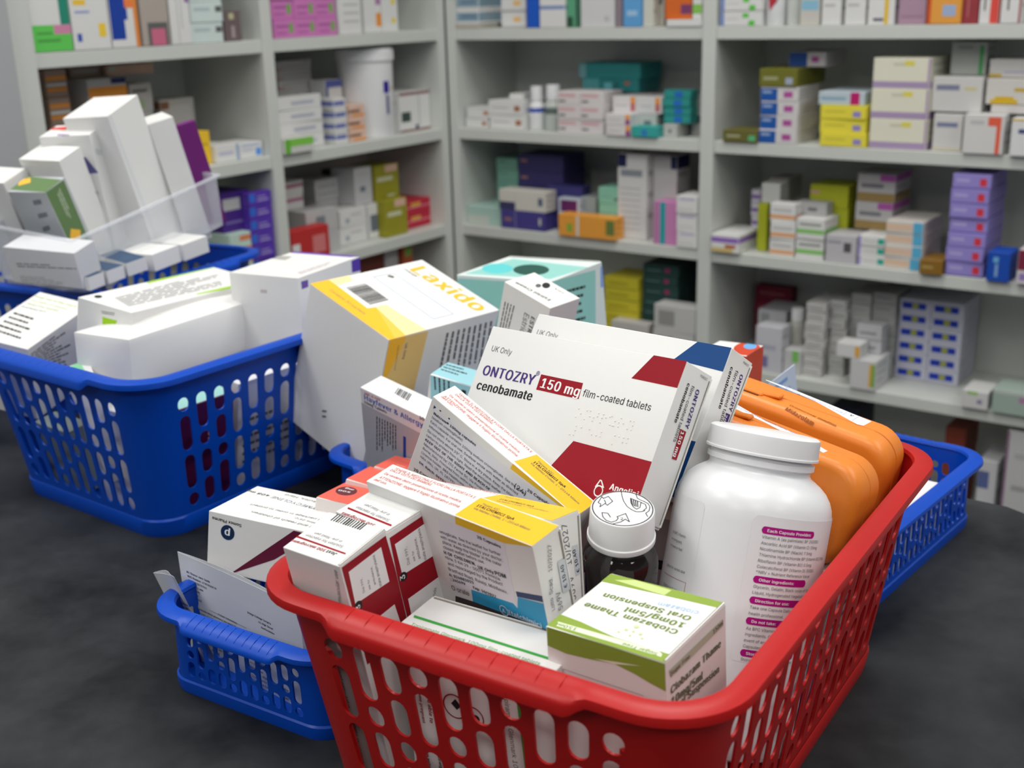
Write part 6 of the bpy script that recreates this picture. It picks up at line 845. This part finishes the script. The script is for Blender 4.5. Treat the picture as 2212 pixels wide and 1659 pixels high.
def stroke(pts, w_=.00022, close=False):
    P2 = [Vector(((x-618)/215*.0163, (312-y)/122*.0163)) for x, y in pts]
    if close: P2.append(P2[0])
    for A, B in zip(P2, P2[1:]):
        d = (B-A).normalized(); nn = Vector((-d.y, d.x))*w_; A = A-d*w_*.6; B = B+d*w_*.6
        q.add([(A.x+nn.x, A.y+nn.y, zz), (B.x+nn.x, B.y+nn.y, zz), (B.x-nn.x, B.y-nn.y, zz), (A.x-nn.x, A.y-nn.y, zz)], [[0, 1, 2, 3]], inkk)
stroke([(448, 283), (470, 240), (482, 252), (515, 235), (547, 268), (512, 298), (498, 285), (462, 312), (468, 292)], close=True); stroke([(488, 262), (498, 276), (500, 282)])
stroke([(603, 196), (608, 225), (622, 262), (648, 298), (680, 318), (712, 330), (745, 328), (770, 318)]); stroke([(705, 210), (716, 236), (740, 248), (762, 255), (790, 268), (803, 290), (798, 318), (775, 336), (790, 358)])
stroke([(668, 238), (700, 250), (742, 262), (735, 300), (712, 312), (690, 298), (672, 270)], close=True)
for i in range(4): stroke([(675+i*14, 246+i*4), (685+i*12, 290+i*2)], .00030)
stroke([(745, 265), (772, 275), (780, 300), (760, 318)]); stroke([(480, 350), (488, 378), (512, 400), (548, 410), (580, 398), (592, 380), (582, 372), (640, 346), (668, 400), (640, 384), (612, 404), (560, 420)])
stroke([(480, 350), (520, 352), (540, 378)])
vs, fs, gx, gw = glyphs('2', 0); q.add([((606-618)/215*.0163+(v[0]-gx)*.0045, (312-392)/122*.0163+v[1]*.0045, zz) for v in vs], fs, inkk)
q.build('cap_print', root)

# folded prescription papers
PAPER = mat((.66, .68, .72), .75, .2, 'card')
def paper(key, label, rows, extra=()):
    p = P_(key); W_, H_ = p[6], p[8]; root = empty('folded_paper'); root.matrix_world = Matrix.Translation(p[:3]) @ Matrix.Rotation(p[3], 4, 'Z') @ Matrix.Rotation(p[4], 4, 'X') @ Matrix.Rotation(p[5], 4, 'Y')
    tag(root, label, 'paper'); n = 14
    cur = lambda t: .0010*math.sin(math.pi*t)
    for nm, off, zt in (('front_leaf', 0, 0), ('back_leaf', .0020, .0012)):
        b = MB(); vs = []
        for i in range(n+1):
            t = i/n
            for z in (-H_/2, H_/2+zt*math.sin(math.pi*t)):
                y = cur(t)+off*(math.sin(math.pi*min(1, t*1.2+.05)) if off else 1); vs += [(-W_/2+W_*t, y, z), (-W_/2+W_*t, y+.00015, z)]
        fs = []
        for i in range(n):
            a = 4*i; c = 4*(i+1); fs += [[a, c, c+2, a+2], [a+1, a+3, c+3, c+1], [a+2, c+2, c+3, a+3], [a, a+1, c+1, c]]
        fs += [[0, 2, 3, 1], [4*n, 4*n+1, 4*n+3, 4*n+2]]
        b.add(vs, fs, PAPER, True); b.build(nm, root)
    q = MB(); ink = mat((.03, .03, .035), .6)
    for t, x, z, s, bd in rows:
        vs, fs, gx, gw = glyphs(t, bd); V = []
        for v in vs:
            X = x+(v[0]-gx)*s; V.append((-W_/2+X, cur(min(1, max(0, X/W_)))-.0001-v[2], H_/2-z+v[1]*s))
        if x+gw*s < W_: q.add(V, fs, ink)
    q.build('printed_text', root)
ad = ['Ms Sharon Jane Smith', 'NHS Number: 4781850979', 'DoB: 12/07/1962', '34 Bury Lane', 'Codicote', 'Hitchin', 'SG4 8XX']
rw = [(t, .007+.0004*i, .0125+.0029*i, .0029, 1) for i, t in enumerate(ad)]
rw += [('=======Patient Information=======', .026, .0335, .0026, 1), ('Please indicate which pharmacy you would like', .008, .0365, .0026, 1), ('from; PLEASE ALLOW 48 HOURS', .008, .0395, .0026, 1), ('Bridge Cottage Surgery', .066, .0215, .0026, 1), ('41 High Street', .076, .0245, .0026, 1), ('Hertfordshire', .078, .0275, .0026, 1)]
tl = ['[ ] Tablets 28 Aug 2025, Next review', '[ ] capsules Fri 27 Jun 2025, Due', 'Last Issued: Friday modified release', 'one daily, Take two 20mg', 'DUE TO NEXT ISSUE', 'Review date 2026, TAKE', 'Last issued: Due now', '28 capsules, take one', 'Fri 27 Feb 2025', 'Please issue']
for i in range(11): rw.append((tl[i % 10], .010, .045+.0031*i, .0026, 1)); rw.append((tl[(i+4) % 10], .062, .045+.0031*i, .0026, 1))
paper('PP1', 'folded white prescription sheet with printed address, front of the two', rw)
paper('PP2', 'folded white prescription sheet, rear one showing half an address', [(t, .010+.0006*i, .0155+.0029*i, .0029, 1) for i, t in enumerate(ad)])
p = P_('SH'); b = MB(); b.box((0, 0, -.035), (p[6], .0008, p[8]+.07), mat((.55, .62, .72), .6)); b.box((-.004, -.0006, .004), (p[6]*.5, .0003, .003), mat((.2, .35, .6), .6)); b.box((0, -.0006, -.004), (p[6]*.5, .0003, .002), mat((.3, .45, .65), .6))
o = b.build('paper_slip'); o.matrix_world = Matrix.Translation(p[:3]) @ Matrix.Rotation(p[3], 4, 'Z') @ Matrix.Rotation(p[4], 4, 'X') @ Matrix.Rotation(p[5], 4, 'Y'); tag(o, 'small pale blue paper slip sticking up behind the orange case', 'paper')

# clear tub round the leaning cartons
m = bpy.data.materials.new('frosted_clear_plastic'); m.use_nodes = True; bs = m.node_tree.nodes['Principled BSDF']
bs.inputs['Base Color'].default_value = (.80, .83, .88, 1); bs.inputs['Roughness'].default_value = .25; bs.inputs['Alpha'].default_value = .26
p = P_('TUB'); root = empty('clear_tub'); root.matrix_world = Matrix.Translation(p[:3]) @ Matrix.Rotation(p[3], 4, 'Z') @ Matrix.Rotation(p[4], 4, 'X') @ Matrix.Rotation(p[5], 4, 'Y')
tag(root, 'clear plastic tub holding the leaning white cartons', 'tub')
x, y, z = p[6]/2+.003, p[7]/2+.003, p[8]/2
b = MB()
for c_, d_ in (((0, -y, 0), (2*x, .0012, 2*z)), ((0, y, 0), (2*x, .0012, 2*z)), ((-x, 0, 0), (.0012, 2*y, 2*z)), ((x, 0, 0), (.0012, 2*y, 2*z)), ((0, 0, -z), (2*x, 2*y, .0012))): b.box(c_, d_, m)
b.build('tub_wall', root)
b = MB()
for c_, d_ in (((0, -y-.002, z), (2*x+.008, .005, .003)), ((0, y+.002, z), (2*x+.008, .005, .003)), ((-x-.002, 0, z), (.005, 2*y, .003)), ((x+.002, 0, z), (.005, 2*y, .003))): b.box(c_, d_, m, bev=.0008)
b.build('rim', root)

# what stands deeper in the baskets
def inb(base, yaw, x, y, z0, d, col, label, pr=[], ta=0, tb=0, dyaw=0):
    c, s = math.cos(yaw), math.sin(yaw)
    return carton([base[0]+x*c-y*s, base[1]+x*s+y*c, z0+d[2]/2, yaw+dyaw, ta, tb]+list(d), pr, label, col=col)
fill = lambda f, c, d: ['P', f, list(c), [[-d[0], -d[1]], [d[0], -d[1]], [d[0], d[1]], [-d[0], d[1]]]]
BX, BYAW = (-.2659, 1.0285), R(-37.4); RX2, RYAW2 = (.0618, .5923), R(-33.1)
MAR = (.10, .008, .07)
inb(BX, BYAW, .081, -.098, .004, (.020, .072, .100), MAR, 'dark maroon carton seen through the tall blue basket', [['T', 'R', [.6, .5, .6], 1, 'Tablets', 10, 44, 10, 10], fill('T', (.35, .65, .6), (9, 35))], tb=R(9))
g_ = (.78, .78, .80)
lr = [['L', 'R', [.15, .15, .17], [[-30, 20], [30, 20], [30, -25], [-30, -25]], 6]]
inb(BX, BYAW, .079, -.020, .004, (.020, .070, .104), g_, 'white carton behind the slots, next to the maroon one', lr, tb=R(9))
inb(BX, BYAW, .079, .056, .004, (.020, .076, .096), g_, 'white carton behind the slots, towards the far end', lr, tb=R(9))
inb(BX, BYAW, .032, -.118, .004, (.085, .022, .094), g_, 'white carton behind the slots of the short blue side', [['T', 'F', [.12, .1, .4], 1, 'VASTA', 38, 35, 38, -10]], ta=R(9))
inb(BX, BYAW, -.058, -.118, .004, (.050, .022, .060), (.25, .30, .28), 'dull green grey carton low in the tall blue basket', ta=R(9))
inb(RX2, RYAW2, -.052, -.030, .004, (.100, .045, .066), g_, 'white carton underneath the yellow and white ones', dyaw=R(-8))
inb(RX2, RYAW2, .004, .070, .004, (.120, .060, .110), (.52, .47, .46), 'grey pink carton marked 100 beneath the leaning cartons', [['T', 'F', [.02, .02, .02], 0, '100mg', 22, 38, 50, 38], ['P', 'F', [.02, .02, .02], [[-10, 22], [58, 24], [58, 30], [-10, 28]]]])
inb(RX2, RYAW2, .078, .030, .004, (.022, .060, .098), (.70, .66, .70), 'white and purple carton against the long red side', [['P', 'R', [.10, .02, .18], [[18, -49], [28, -49], [28, 49], [18, 49]]], ['T', 'R', [.12, .05, .3], 1, 'XONVEA 20mg', 8, 40, 8, -35], ['T', 'R', [.2, .05, .1], 0, 'tablets', 0, 40, 0, 5]], tb=R(9))
inb(RX2, RYAW2, .078, .094, .004, (.022, .056, .100), (.62, .60, .64), 'white carton with fine print at the far long red side', [['P', 'R', [.35, .08, .38], [[-26, -49], [-21, -49], [-21, 49], [-26, 49]]], ['L', 'R', [.2, .2, .22], [[-10, 40], [24, 40], [24, -35], [-10, -35]], 9]], tb=R(9))
QX, QY_ = (.2293, .8228), R(-40.8)
inb(QX, QY_, .040, -.010, .003, (.055, .150, .040), g_, 'white carton lying in the shallow blue basket at the right')
inb(QX, QY_, -.005, .060, .003, (.026, .050, .052), (.02, .06, .38), 'royal blue carton with yellow patch in the right blue basket', [['P', 'F', [.45, .42, .05], [[-8, 0], [6, 0], [6, 18], [-8, 18]]], ['P', 'T', [.45, .42, .05], [[-8, -20], [2, -20], [2, 0], [-8, 0]]]])
inb((-.005, .9305), R(-42), .0, .075, .003, (.100, .04, .05), g_, 'white carton low in the shallow blue basket behind')
